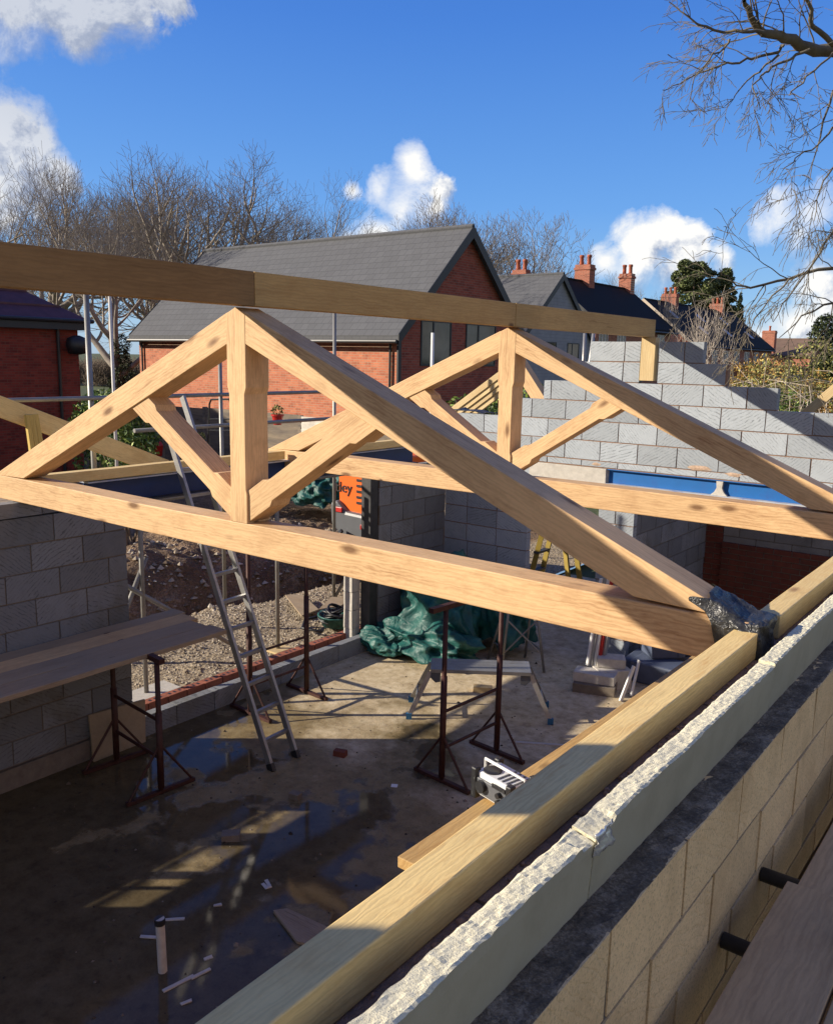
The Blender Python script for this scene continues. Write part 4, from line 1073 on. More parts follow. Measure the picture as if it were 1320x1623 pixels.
# arching bare stems in the bushes
random.seed(61)
for q in range(2):
    c0=W(1235+55*q,600,D=12.5-q); b=MB()
    for i in range(90):
        a=Vector((c0.x+U(-.9,.9),c0.y+U(-.6,.6),-2.2)); 
        mid=a+Vector((U(-.4,.4),U(-.4,.4),U(1.2,2.0))); e=mid+Vector((U(-.9,.3),U(-.5,.5),U(-.35,.35)))
        b.tube([a,a.lerp(mid,.6)+Vector((U(-.1,.1),0,.1)),mid,mid.lerp(e,.6)+Vector((0,0,.08)),e],[.008,.007,.005,.004,.003],3)
    o=b.build('twiggy_shrub',M_barkp if q else M_oh,origin=(c0.x,c0.y,-2.2)); tag(o,['tangle of arching tan stems above the blocks right of centre','tangle of arching pale stems at the right edge'][q],'shrub')
# laurels and shrubs on the left and behind the trusses
bushpx(165,612,19,'glossy laurel bush beyond the scaffold rail beside the dark brick building',1.1,M_laurel,5200,.06,6,'laurel_bush')
bushpx(770,622,17.5,'laurel bush seen under the left rafter of the second truss',1.1,M_laurel,5200,.06,7,'laurel_bush')
bushpx(845,602,17.5,'laurel bush seen right of the second king post',1.3,M_laurel,6200,.06,8,'laurel_bush')
bushpx(195,660,15.5,'small leafy plant in front of the board fence',.45,M_laurel,1500,.05,9,'laurel_bush')
# hedge on the field edge
random.seed(70)
for k,(px,D,hh) in enumerate(((60,95,2.2),(150,92,2.8),(205,90,3.0),(250,92,2.6))):
    p=at_base(px,D); b=MB()
    for i in range(2600):
        a=Vector((U(-4.5,4.5),U(-1.2,1.2),U(0,hh*.7))); e=a+Vector((U(-.5,.5),U(-.5,.5),U(.3,1.3))); b.tube([a,e],[.025,.012],3,caps=False)
    M=Matrix.Rotation(-yaw,4,'Z'); b.v=[tuple(M.inverted()@Vector(v)) for v in b.v]
    o=b.build('hedge',M_bark,loc=p); tag(o,['brown bare hedge section hidden mostly by the dark brick building','brown bare hedge section at the field edge by the scaffold pole','brown bare hedge section behind the ivy trunk','brown bare hedge section beside the corner of the big brick house'][k],'hedge','hedge sections along the field')
# ============================================================ overhanging near tree (trunk right of the frame)
random.seed(77)
D=7.0
oh=empty('overhanging_tree',W(1900,560,D=8)*1+Vector((0,0,0)),'bare tree reaching in from the upper right over the blue sky','tree'); oh.location.z=GZ
tb_=MB(); q0=W(1900,560,D=8); q0.z=GZ; tb_.tube([q0,W(1880,300,D=8),W(1820,-100,D=7.8)],[.3,.22,.16],12)
tb_.build('trunk',M_oh,oh,origin=tuple(q0),smooth=True)
br=MB(); dummy=MB()
def limb(pts,r0,r1,D0=7.0,D1=None,twigs=10,tl=.5,tr=.006,lev=2,droop=-.05):
    D1=D1 or D0; n=len(pts); P=[W(x,y,D=D0+(D1-D0)*i/(n-1)+U(-.06,.06)) for i,(x,y) in enumerate(pts)]
    # subdivide with wobble
    Q=[P[0]]; 
    for i in range(n-1):
        for t in (.33,.66): Q.append(P[i].lerp(P[i+1],t)+Vector((U(-1,1),U(-1,1),U(-1,1)))*.02)
        Q.append(P[i+1])
    m=len(Q); rs=[r0+(r1-r0)*i/(m-1) for i in range(m)]
    br.tube(Q,rs,8 if r0>.02 else 5,caps=False)
    for k in range(int(twigs*.62)):
        i=int(U(.15,1)*(m-1)); i=min(i,m-2); a=Q[i]; dl=(Q[i+1]-Q[i]).normalized(); o1=dl.orthogonal().normalized(); o2=dl.cross(o1); ph=U(0,6.3); an=math.radians(U(25,65))
        nd=(dl*math.cos(an)+(o1*math.cos(ph)+o2*math.sin(ph))*math.sin(an)).normalized()
        grow(dummy,br,a,nd,tl*U(.5,1.2),min(rs[i]*.6,tr),1,1+lev,droop,(0,3,3,2),(20,50),(.4,.7),.22,.0022,5)
limb([(1900,60),(1500,95),(1320,79),(1283,76),(1242,60),(1210,52),(1189,25),(1179,0)],.075,.016,8,7,24,.5,.009)
limb([(1210,51),(1178,50),(1148,51),(1107,39),(1083,20),(1060,2)],.016,.004,7,6.9,14,.35)
limb([(1242,72),(1234,82),(1190,93),(1160,100),(1128,108),(1103,117),(1066,135),(1050,142)],.014,.003,7,7.1,16,.35)
limb([(1156,61),(1148,75),(1124,94),(1100,122),(1093,158)],.010,.003,6.9,6.8,10,.28)
limb([(1283,78),(1255,92),(1222,106),(1205,120),(1192,135),(1205,172)],.014,.003,7,6.8,12,.3)
limb([(1234,86),(1210,105),(1189,123),(1165,150),(1148,168)],.010,.003,7,7.2,8,.28)
limb([(1320,83),(1290,112),(1262,138),(1250,150),(1275,156)],.010,.003,7,6.7,10,.3)
limb([(1420,150),(1320,143),(1300,217),(1283,286)],.016,.003,7.3,6.9,14,.35)
limb([(1500,60),(1320,70),(1287,41),(1279,0),(1270,-40)],.03,.01,7.6,7,10,.4)
limb([(1320,200),(1295,230),(1260,250),(1240,270)],.009,.003,7,6.9,8,.3)
limb([(1460,380),(1380,415),(1320,425),(1250,442),(1189,456),(1160,445),(1140,425)],.022,.003,7.5,7,17,.42)
limb([(1400,330),(1330,350),(1300,400),(1250,470),(1225,510)],.016,.003,7.3,7,12,.36,droop=-.12)
limb([(1250,442),(1215,480),(1190,520),(1175,540)],.008,.0025,7,7,7,.3,droop=-.12)
limb([(1400,470),(1320,480),(1270,500),(1235,535)],.014,.003,7.2,7,11,.36,droop=-.1)
limb([(1390,240),(1320,265),(1300,300),(1290,350)],.012,.003,7.2,7,12,.35,droop=-.1)
br.build('branches',M_oh,oh,origin=tuple(W(1400,200,D=7)),smooth=True)
# ============================================================ scaffolding and timbers outside the opening
pole('scaffold_tube',(W(243,1060,X=-7.3).x,4.98,-3.5),(-7.3,4.98,-1.2),'upright tube outside the opening, left of the ladder')
pole('scaffold_tube',(-7.3,6.83,-3.5),(-7.3,6.83,-1.2),'upright tube on the gravel right of the ladder')
pole('scaffold_tube',(-8.3,8.88,-3.5),(-8.3,8.88,.62),'tall upright tube rising to the middle ridge beam length')
v=W(140,545,X=-8.5); pole('scaffold_tube',(v.x,v.y,-3.5),(v.x,v.y,.72),'tall upright tube in front of the dark brick building corner',r=.03)
v=W(350,640,X=-8.5); pole('scaffold_tube',(v.x,v.y,-3.5),(v.x,v.y,-.02),'upright tube seen left of the front king post')
v=W(177,545,X=-11.5); pole('scaffold_tube',(v.x,v.y,-3.5),(v.x,v.y,.95),'thin pale upright tube between the two brick houses',mat=plain('galv',(.55,.53,.5),.5,var=.1))
v=W(684,610,X=-9); pole('scaffold_tube',(v.x,v.y,-3.5),(v.x,v.y,W(684,527,X=-9).z),'white upright pole in front of the gable window',mat=M_white,r=.03)
za=W(250,628,X=-8.45).z
pole('scaffold_tube',(-8.45,1.5,za),(-8.45,8.9,za),'horizontal guard rail crossing the view left of the front king post')
pole('scaffold_tube',(-8.25,5.6,za-.36),(-8.25,8.95,za-.36),'lower horizontal rail behind the front king post')
pole('scaffold_tube',(-7.3,4.6,-2.15),(-7.3,6.4,-3.45),'diagonal brace tube running down to the right behind the ladder')
pole('scaffold_tube',(-7.32,5.05,-2.05),(-7.32,4.45,-3.2),'short diagonal brace tube beside the side wall end')
pole('scaffold_tube',(-7.3,3.0,-1.47),(-7.3,9.0,-1.47),'inner ledger tube under the outside boards')
pole('scaffold_tube',(-8.3,-1,-1.47),(-8.3,9.0,-1.47),'outer ledger tube under the outside boards')
for y in (8.88,): 
    pole('scaffold_tube',(-8.3,y,-3.5),(-7.95,y+.35,-2.6),'short raking tube at the foot of the tall upright')
for i in range(4):
    x=-7.78+i*.235
    tag(beam('scaffold_board',(x+.11+.26,-1.5,-1.43),(x+.11-1.02,8.4,-1.43),.222,.038,M_board,j=.002),['outermost','second','third','innermost'][i]+' board of the outside walkway beyond the side wall','scaffold board','boards of the outside walkway')
bp=MB(); bp.box(-7.42,-7.18,6.70,6.96,-3.505,-3.48); tag(bp.build('sole_plate',M_newpine,origin=(-7.3,6.83,-3.5)),'pale timber pad under the upright on the gravel','timber pad')
bp=MB(); bp.box(-7.45,-7.15,4.6,5.3,-3.5,-3.47); tag(bp.build('sole_plate',M_con,origin=(-7.3,5,-3.5)),'pale pad under the upright near the side wall end','timber pad')
# ply pieces on the gravel
for k,(pts,lab,mt_) in enumerate((([(452,945),(480,945),(505,968),(478,978)],'pale square offcut lying on the gravel',M_board),([(505,968),(540,962),(560,950),(525,948)],'board offcut at the foot of the tall upright',M_board))):
    b=MB(); P=[W(x,y,Z=-3.46) for x,y in pts]; b.add([tuple(q) for q in P]+[(q.x,q.y,q.z+.02) for q in P],[(3,2,1,0),(4,5,6,7)]+[(i,(i+1)%4,4+(i+1)%4,4+i) for i in range(4)])
    tag(b.build('board_offcut',mt_,origin=tuple(P[0])),lab,'board offcut')
# leaning rafters at left
a=W(-60,622,X=-8.3); e=W(262,742,X=-8.3)
tag(beam('raking_rafter',a,e,.05,.20,M_plate),'pale pine rafter sloping down to the right at the left edge','rafter')
a=W(200,712,X=-8.0); e=W(20,610,X=-8.0)
v=W(44,668,X=-8.2)
for k in range(3):
    tag(beam('stud',(-8.15,v.y+.02+k*.055,-1.25),(-8.15-.02*k,v.y-.03+k*.052,-.62),.045,.045,M_yellow,upv=(0,1,0)),['left','middle','right'][k]+' one of three yellow pine studs under the raking rafter','stud','yellow studs under the raking rafter')
# rafters beyond the gable
for k in range(4):
    a=W(688,672+k*9,Y=10.3); e=W(800,588+k*9,Y=10.3)
    tag(beam('stacked_rafter',a+Vector((0,.02*k,0)),e+Vector((0,.02*k,0)),.047,.085,M_newpine),['topmost','second','third','lowest'][k]+' pale rafter of the bundle leaning behind the second king post','rafter','bundle of pale rafters')
a=W(812,560,Y=9.8); e=W(872,655,Y=9.8)
tag(beam('raking_rafter',a,e,.15,.17,M_oak),'short oak rafter seen right of the second king post','rafter')
a=W(1262,668,Y=10.2); e=W(1345,598,Y=10.2); tag(beam('raking_rafter',a,e,.06,.10,M_newpine),'pale timber rising to the right edge above the gable blocks','rafter')
for k,(x0,y0,x1,y1) in enumerate(((925,568,927,528),(929,572,941,526))):
    pole('scaffold_tube',W(x0,y0,Y=9.6)+Vector((0,0,-.6)),W(x1,y1,Y=9.6),['upright','leaning'][k]+' pale tube just left of the gable top',mat=M_alu,r=.022)
b=MB()
for k in range(14):
    pass
# black roofing felt on the left steps
vs=[];fs=[]
c0=W(745,662,Y=9.2)
for i in range(13):
    for k in range(7):
        vs.append((c0.x-.4+i*.07,9.02+k*.04,-.668+.05*abs(noise.noise(Vector((i*.4,k*.5,3))))+(.02 if 3<i<9 else 0)))
for i in range(12):
    for k in range(6): q=i*7+k; fs.append((q,q+7,q+8,q+1))
b.add(vs,fs); o=b.build('felt_scrap',film(),smooth=True,origin=tuple(c0)); o.modifiers.new('s','SOLIDIFY').thickness=.003; tag(o,'scrap of dark sheet lying on the lowest left step of the gable','sheet scrap')
# excavator
ex=Vector((-9.18,10.0,-2.3))
t=empty('mini_excavator',(ex.x+.35,ex.y,-3.45),'orange mini digger with grey counterweight and lettering parked beyond the dark steel post','digger')
X=ex.x+.45; Y=ex.y
def bodyprism(prof,y0,y1,name,mat,bev=.03):
    b=MB(); b.prism(prof,y0,y1); return b.build(name,mat,t,bevel=bev)
bodyprism([(X-.50,-2.50),(X-.53,-1.75),(X-.46,-1.52),(X+.6,-1.50),(X+.62,-2.50)],Y,Y+1.1,'body',M_orange)
cw=bodyprism([(X-.60,-2.66),(X-.62,-2.30),(X-.48,-2.26),(X-.28,-2.42),(X+.66,-2.46),(X+.66,-2.76),(X+.2,-2.88),(X-.36,-2.84)],Y-.10,Y+1.2,'counterweight',M_grey,.05)
for dx in (-.52,.05): 
    b=MB(); b.box(X+dx,X+dx+.18,Y-.125,Y-.10,-2.44 if dx<0 else -2.66,-2.36 if dx<0 else -2.58); b.build('tail_light',M_red,cw,bevel=.008)
for dx in (0,):
    b=MB()
    for k in range(5): b.box(X-.13,X+.12,Y-.012,Y-.003,-1.93-.09*k,-1.89-.09*k)
    b.build('vents',M_black,t)
for sx in (-.45,.45):
    b=MB(); b.prism([(X+sx-.16,-3.45),(X+sx+.16,-3.45),(X+sx+.16,-3.0),(X+sx-.16,-3.0)],Y-.3,Y+1.3); b.build('track',M_black,t,bevel=.05)
b=MB(); b.box(X-.35,X+.35,Y+.1,Y+.9,-3.05,-2.85); b.build('undercarriage',M_dark,t)
def text(body,size,M,mat,name,parent,ext=.002):
    cu=bpy.data.curves.new('t','FONT'); cu.body=body; cu.size=size; cu.extrude=ext
    to=bpy.data.objects.new('t',cu); COL.objects.link(to); dg=bpy.context.evaluated_depsgraph_get(); me=bpy.data.meshes.new_from_object(to.evaluated_get(dg)); bpy.data.objects.remove(to)
    o=bpy.data.objects.new(name,me); me.materials.clear(); me.materials.append(mat); COL.objects.link(o); o.parent=parent
    o.matrix_basis=Matrix.Translation(-Vector(parent_loc(parent)))@M; return o
text('tley',.24,Matrix.Translation((X-.58,Y-.010,-2.13))@Matrix.Rotation(math.radians(90),4,'X'),M_black,'lettering',t)
b=MB()
for k in range(7):
    b.tube([(X-.30+k*.02,Y-.16-.02*k,-2.70),(X-.36-.01*k,Y-.22,-2.85),(X-.5+.02*k,Y-.25,-3.15),(X-.62+.03*k,Y-.2,-3.35)],.022,6)
b.build('hoses',M_black,t,smooth=True)
# green tarpaulin heaps
def heap(name,c,rx,ry,rz,mat,label,cat,seed,amp=.28,freq=2.2,nu=110,nv=64,foot=.35,ridge=1.):
    b=MB(); vs=[];fs=[]; off=Vector((seed*3.1,seed*1.7,seed))
    for i in range(nv+1):
        ph=math.pi*.5*(1-i/nv) if True else 0
        ph=math.pi*(.5-.62*i/nv)
        for k in range(nu):
            t=2*math.pi*k/nu; d=Vector((math.cos(ph)*math.cos(t),math.cos(ph)*math.sin(t),math.sin(ph)))
            n1=noise.noise(d*freq+off); n2=noise.noise(d*freq*2.3+off*2); n3=noise.noise(d*freq*5+off)
            rdg=(1-abs(noise.noise(d*freq*1.4+off*1.3))*2.6)
            r=1+amp*(n1*1.2+n2*.35+n3*.03)+amp*.45*rdg*ridge+amp*.55*(1-abs(noise.noise(d*freq*1.9+off*.7+Vector((n1,n2,0))*.6))*3.2)*.6
            sp=1+foot*max(0,(-d.z+.35))*(.5+noise.noise(Vector((math.cos(t)*2,math.sin(t)*2,seed))))
            x=c[0]+d.x*rx*r*sp; y=c[1]+d.y*ry*r*sp; z=c[2]+rz*.45+d.z*rz*.62*r
            z=max(z,c[2]+.004+.012*(1+n3))
            vs.append((x,y,z))
    for i in range(nv):
        for k in range(nu): fs.append((i*nu+k,i*nu+(k+1)%nu,(i+1)*nu+(k+1)%nu,(i+1)*nu+k))
    b.add(vs,[tuple(reversed(f)) for f in fs])
    return tag(b.build(name,mat,smooth=True,origin=tuple(c)),label,cat)
def tarpmat(name,c1,c2):
    m,nt,bb=newmat(name); g=G(nt); v=g.coord('Object'); n=g.noise(v,6,5,.6)
    c=g.ramp(n,[(.35,c1),(.65,c2)]); c=g.mix(g.rng(g.noise(v,3,7,.75),.56,.72,0,.5),c,(.13,.11,.07)); g.L(c,bb.inputs['Base Color']); bb.inputs['Roughness'].default_value=.55
    g.bump(g.noise(v,5,3,.5,.6),.8,.07,bb); return m
M_tarp=tarpmat('green_tarp',(.005,.055,.05),(.010,.115,.10))
tg=empty('tarpaulin',(-5.95,8.1,S),'crumpled teal green tarpaulin heaped on the slab by the opening','tarpaulin')
for o_ in (heap('main_heap',(-5.92,8.12,S),.50,.38,.92,M_tarp,'','',3.3,amp=.42,freq=1.05),heap('front_fold',(-5.83,7.75,S),.62,.26,.40,M_tarp,'','',7.7,amp=.42,freq=1.2),heap('side_fold',(-5.18,8.52,S),.34,.26,.86,M_tarp,'','',1.4,amp=.34,freq=1.1),heap('trailing_end',(-6.28,7.55,S),.34,.15,.26,M_tarp,'','',5.1,amp=.36,freq=1.3)):
    for k in ('label','category'):
        if k in o_: del o_[k]
    o_.parent=tg; o_.location=Vector(o_.location)-tg.location
heap('tarpaulin',tuple(W(495,790,Y=13.5))[:2]+(-3.4,),.75,.5,1.0,M_tarp,'dark green sheeted heap beyond the trusses left of the orange digger','tarpaulin',9.2)
# teal bucket tray with hoses on the gravel
c0=W(535,990,Z=-3.45); t=empty('hose_basket',tuple(c0),'teal oval basket heaped with black hose on the gravel','basket')
b=MB(); b.lathe([(.20,0),(.25,.13),(.265,.13),(.26,.15),(.23,.14),(.19,.02)],(c0.x,c0.y,c0.z),20); b.build('basket',M_tarp,t,smooth=True)
b=MB(); random.seed(8)
for k in range(9):
    r=U(.12,.24); cx,cy=c0.x+U(-.05,.05),c0.y+U(-.05,.05); z=c0.z+.08+.018*k
    b.tube([(cx+r*math.cos(a),cy+r*math.sin(a),z+.03*math.sin(a*2+k)) for a in [i*.42 for i in range(16)]],.014,6)
b.tube([(c0.x-.2,c0.y-.1,c0.z+.1),(c0.x-.35,c0.y-.25,c0.z+.05),(c0.x-.2,c0.y-.45,c0.z+.02),(c0.x+.1,c0.y-.4,c0.z+.02)],.02,6); b.build('hose',M_black,t,smooth=True)
# red thing, sack truck, pots by the fence
v=W(215,708,Y=13.5); b=MB(); b.prism([(v.x-.42,v.z+.10),(v.x+.30,v.z+.14),(v.x+.40,v.z+.02),(v.x+.32,v.z-.28),(v.x-.2,v.z-.28)],v.y,v.y+.6)
t=empty('wheelbarrow',(v.x,v.y,-3.5),'red barrow standing before the board fence','wheelbarrow'); b.build('tray',M_red,t,bevel=.02)
b=MB(); b.tube([(v.x-.7,v.y+.1,v.z+.05),(v.x+.3,v.y+.1,v.z-.32),(v.x+.5,v.y+.3,-3.35)],.02,6); b.tube([(v.x,v.y+.1,v.z-.3),(v.x-.1,v.y+.1,-3.5)],.02,6); b.build('frame',M_dark,t)
b=MB(); M=Matrix.Translation((v.x+.55,v.y+.3,-3.32))@Matrix.Rotation(math.pi/2,4,'X'); wb=MB(); wb.lathe([(.17,-.04),(.2,0),(.17,.04)],(0,0,0),16); wb.v=[tuple(M@Vector(q)) for q in wb.v]; wb.build('wheel',M_black,t)
v0=W(330,700,Y=12.5); v1=W(332,640,Y=12.5); v2=W(366,640,Y=12.5); v3=W(368,700,Y=12.5)
b=MB(); b.tube([v0+Vector((0,0,-.9)),v0,v1,v1+Vector((.06,0,.10)),v2+Vector((-.06,0,.10)),v2,v3,v3+Vector((0,0,-.9))],.022,8)
for q in (.3,.6): b.tube([v0.lerp(v1,q),v3.lerp(v2,q)],.014,6)
o=b.build('sack_truck',M_black,origin=tuple(v0+Vector((0,0,-.9)))); tag(o,'black tubular hoop of a sack truck seen left of the front king post','sack truck')
random.seed(9)
for k,(px,py) in enumerate(((318,695),(375,700),(382,690),(440,655))):
    v=W(px,py+18,Y=13.8); b=MB(); b.lathe([(.09,0),(.13,.2),(.15,.2),(.15,.24),(.12,.24)],(0,0,0),14)
    t=empty('plant_pot',tuple(v),['plant pot left of the sack truck','plant pot just right of the sack truck','taller plant pot tucked behind the sack truck','red pot beside the fence right of the king post'][k],'plant pot'); o=b.build('pot',[M_grey,M_con,M_dark,M_red][k]); o.parent=t
    foliage('plant',t,[(0,0,.32,.14,.14)],220,.03,M_olive)
# ============================================================ inside the room
def trestle(P0,P1,H,label,ext=.18):
    """adjustable builder's trestle: two posts on cross feet with tie bars and a head bar"""
    P0=Vector((P0[0],P0[1],S)); P1=Vector((P1[0],P1[1],S)); t=empty('trestle',tuple((P0+P1)/2),label,'trestle',"red builders' trestles")
    d=(P1-P0).normalized(); n=Vector((-d.y,d.x,0))
    for P in (P0,P1):
        b=MB(); b.tube([P,P+Vector((0,0,H))],.021,10); b.tube([P+Vector((0,0,.05)),P+Vector((0,0,H*.62))],.027,10); b.build('post',M_rust,t,smooth=True)
        b=MB(); b.bar(P-n*.30+Vector((0,0,.02)),P+n*.30+Vector((0,0,.02)),.04,.03); b.build('foot',M_rust,t)
        b=MB(); b.tube([P-n*.28+Vector((0,0,.03)),P+Vector((0,0,.42))],.011,6); b.tube([P+n*.28+Vector((0,0,.03)),P+Vector((0,0,.42))],.011,6); b.build('stay',M_rust,t)
    b=MB(); b.tube([P0+Vector((0,0,.30)),P1+Vector((0,0,.30))],.014,8); b.tube([P0+Vector((0,0,.62)),P1+Vector((0,0,.62))],.014,8); b.build('tie_bar',M_rust,t)
    b=MB(); b.bar(P0-d*ext+Vector((0,0,H+.02)),P1+d*ext+Vector((0,0,H+.02)),.05,.04); b.build('head_bar',M_rust,t)
    return t
trestle((-6.17,3.89),(-5.45,3.82),1.11,'rusty trestle carrying the planks along the side wall',ext=.08)
trestle((-6.17,1.6),(-5.45,1.55),1.11,'rusty trestle under the near end of the planks, out of frame',ext=.08)
trestle((-3.83,5.41),(-3.76,6.15),1.50,'rusty trestle standing in the middle of the slab, nearest the radio')
v=W(397,1133,Z=S); trestle((v.x,v.y),(-6.04,6.05),1.70,'rusty trestle beside the low upstand wall right of the ladder')
# planks on the left trestles
zb=-2.325
for k,(x,y1,m_) in enumerate(((-5.66,4.60,M_board),(-5.89,4.57,M_board),(-6.12,4.66,M_bdpink),(-6.325,4.70,M_board))):
    o=beam('plank',(x,.4,zb-.019-.002*k),(x,y1,zb-.019-.002*k),.222 if k<3 else .17,.038,m_,j=.003)
    tag(o,['plank nearest the room','second plank from the room side','third plank, nearly against the wall','narrow plank tight against the block wall'][k]+' on the side wall trestles','plank','planks on the side wall trestles')
# ladder
t=empty('ladder',(-5.08,4.8,S),'aluminium ladder leaning from the slab up past the side wall plate','ladder')
F0,F1=Vector((-5.06,4.65,S)),Vector((-5.08,4.96,S)); T0,T1=Vector((-6.62,4.75,-.40)),Vector((-6.64,5.04,-.40))
for a,e in ((F0,T0),(F1,T1)):
    o=beam('stile',a,e,.028,.066,M_alu,t)
    b=MB(); dr=(e-a).normalized(); b.bar(a-dr*.01,a+dr*.06,.036,.075); b.build('rubber_foot',M_black,o) if False else b.build('rubber_foot',M_black,t)
L=(T0-F0).length; nr=int(L/.25)
for k in range(1,nr):
    q=k*.25/L; b=MB(); b.bar(F0.lerp(T0,q),F1.lerp(T1,q),.034,.03); b.build('rung',M_alu,t)
# aluminium work platform
A=Vector((-4.78,6.52,0)); B=Vector((-3.98,7.08,0)); d=(B-A).normalized(); n=Vector((-d.y,d.x,0)); c0=(A+B)/2; h=.50
t=empty('work_platform',(c0.x,c0.y,S),'low aluminium hop-up platform with splayed legs in the middle of the slab','work platform')
b=MB(); M=frame(Vector((A.x,A.y,S+h)),d); L=(B-A).length
for k in range(4): b.box(0,L,-.16+k*.081,-.16+k*.081+.077,-.035,0,M=M)
b.build('deck',M_alu,t)
for e,sg in ((A,-1),(B,1)):
    for q in (-1,1):
        top=e+n*q*.12+Vector((0,0,S+h-.04)); bot=e+d*sg*.20+n*q*.21+Vector((0,0,S+.03))
        b=MB(); b.bar(top,bot,.045,.022,upv=(n.x,n.y,0)); lg=b.build('leg',M_alu,t)
        b=MB(); b.bar(bot+Vector((0,0,.03)),bot-Vector((0,0,.03)),.055,.035,upv=(n.x,n.y,0)); b.build('foot_cap',plain('blue_rubber',(.02,.12,.25),.6) if 'blue_rubber' not in bpy.data.materials else bpy.data.materials['blue_rubber'],lg)
        b=MB(); b.prism([(0,0),(.09,0),(.10,-.06),(.05,-.11),(.0,-.10)],-.004,.004,M=frame(e+n*q*.145+Vector((0,0,S+h-.03))-d*sg*.10,d*sg)); b.build('hinge_plate',M_grey,t)
    b=MB(); b.tube([e+d*sg*.13-n*.17+Vector((0,0,S+.2)),e+d*sg*.13+n*.17+Vector((0,0,S+.2))],.012,6); b.build('rung',M_alu,t)
# silver metal trestle behind it
P=[W(x,y,Z=S) for x,y in ((773,1046),(795,1062),(862,1066),(832,1042))]
t=empty('steel_trestle',tuple((P[0]+P[2])/2),'pale galvanised steel trestle behind the hop-up platform','trestle')
tops=[P[0].lerp(P[1],.5)+Vector((.15,.05,.95)),P[2].lerp(P[3],.5)+Vector((-.05,.0,.95))]
for a,e in ((P[0],tops[0]),(P[1],tops[0]),(P[2],tops[1]),(P[3],tops[1])):
    b=MB(); b.tube([a,e],.016,8); b.build('leg',M_steel,t,smooth=True)
b=MB(); b.bar(tops[0]+(tops[0]-tops[1])*.15,tops[1]+(tops[1]-tops[0])*.15,.05,.05); b.build('head_bar',M_board,t)
b=MB()
for a,e in ((P[0],P[1]),(P[2],P[3])): b.tube([a.lerp(tops[0] if a is P[0] else tops[1],.25),e.lerp(tops[0] if a is P[0] else tops[1],.25)],.01,6)
b.tube([P[1].lerp(tops[0],.2),P[2].lerp(tops[1],.6)],.01,6); b.tube([P[1].lerp(tops[0],.6),P[2].lerp(tops[1],.2)],.01,6); b.build('stay',M_steel,t)
# boards beside the foreground wall, with the radio
for k,(x,y0,z,lab) in enumerate(((-1.416,1.93,-1.55,'upper grey plank inside the foreground wall carrying the radio'),(-1.186,2.02,-1.552,'inner grey plank tight against the foreground wall'),(-1.408,1.97,-1.592,'lower plank directly beneath the radio plank'),(-1.186,2.05,-1.594,'lower plank beneath the one against the wall'))):
    tag(beam('plank',(x,y0,z-.019),(x+.08,6.8,z-.019),.222,.038,M_glulam,j=.002),lab,'plank','planks inside the foreground wall')
trestle((-1.50,2.5),(-1.05,2.5),1.80,'trestle carrying the radio planks near end',ext=.03); trestle((-1.50,5.6),(-1.05,5.6),1.80,'trestle carrying the radio planks far end',ext=.03)
rc=W(776,1279,Z=-1.55); rx,ry=rc.x+.02,rc.y+.06
t=empty('site_radio',(rx,ry,-1.55),'chunky white and black jobsite radio on the planks beside the wall plate','radio')
ang=-.25
Mr=Matrix.Translation((rx,ry,-1.55))@Matrix.Rotation(ang,4,'Z')
def rb(name,mat,boxes,par=t,bev=.006,lat=None):
    b=MB()
    for q in boxes: b.box(*q,M=Mr)
    return b.build(name,mat,par,bevel=bev)
RW,RD,RH=.088,.056,.105
rb('case',M_white,[(-RW,RW,-RD,RD,.015,RH)])
rb('front_panel',M_grey,[(-RW+.012,RW-.012,-RD-.008,-RD,.025,RH-.02)])
for sx in (-1,1):
    for sy in (-1,1): rb('corner_bumper',M_black,[(sx*RW-.014,sx*RW+.014,sy*RD-.014,sy*RD+.014,0,RH+.012)])
b=MB(); b.tube([Mr@Vector((-RW-.012,0,.05)),Mr@Vector((-RW-.012,0,RH+.02)),Mr@Vector((RW+.012,0,RH+.02)),Mr@Vector((RW+.012,0,.05))],.006,8); b.build('handle',M_white,t,smooth=True)
for k,(dx,dz,r) in enumerate(((-.045,.062,.022),(.045,.04,.010),(.045,.066,.010))):
    b=MB(); b.tube([Mr@Vector((dx,-RD-.008,dz)),Mr@Vector((dx,-RD-.024,dz))],r,14); b.build('dial',M_black,t)
rb('display',M_black,[(.005,.07,-RD-.011,-RD-.007,.08,.094)],bev=0)
b=MB(); b.lathe([(.034,0),(.034,.004),(.025,.006)],tuple(Mr@Vector((-.045,-.015,RH))),20); b.build('speaker_grille',M_black,t)
rb('top_ribs',M_grey,[(.01+.022*k,.016+.022*k,-RD+.01,RD-.01,RH,RH+.004) for k in range(4)],bev=0)
# tools and blocks by the far right of the room
bs_=W(936,1085,Z=S)
def blk(p,rz,sx,sy,sz,mat,name,lab,cat,z=S,tilt=0,bev=.004):
    b=MB(); b.box(-sx/2,sx/2,-sy/2,sy/2,0,sz,j=.003); o=b.build(name,mat,M=Matrix.Translation((p.x,p.y,z))@Matrix.Rotation(rz,4,'Z')@Matrix.Rotation(tilt,4,'X'),bevel=bev); return tag(o,lab,cat)
blk(W(942,1096,Z=S),.3,.44,.21,.10,M_mortd,'concrete_block','lowest brown block of the little stack under the tools','block')
blk(W(942,1093,Z=S),.25,.44,.21,.10,M_con,'concrete_block','upper block of the little stack under the tools','block',z=S+.103)
blk(W(968,1088,Z=S),.9,.36,.22,.21,M_con,'concrete_block','pale block set askew right of the leaning tools','block')
blk(W(966,1084,Z=S),.5,.30,.20,.10,M_con,'concrete_block','pale half block resting on the askew block','block',z=S+.213)
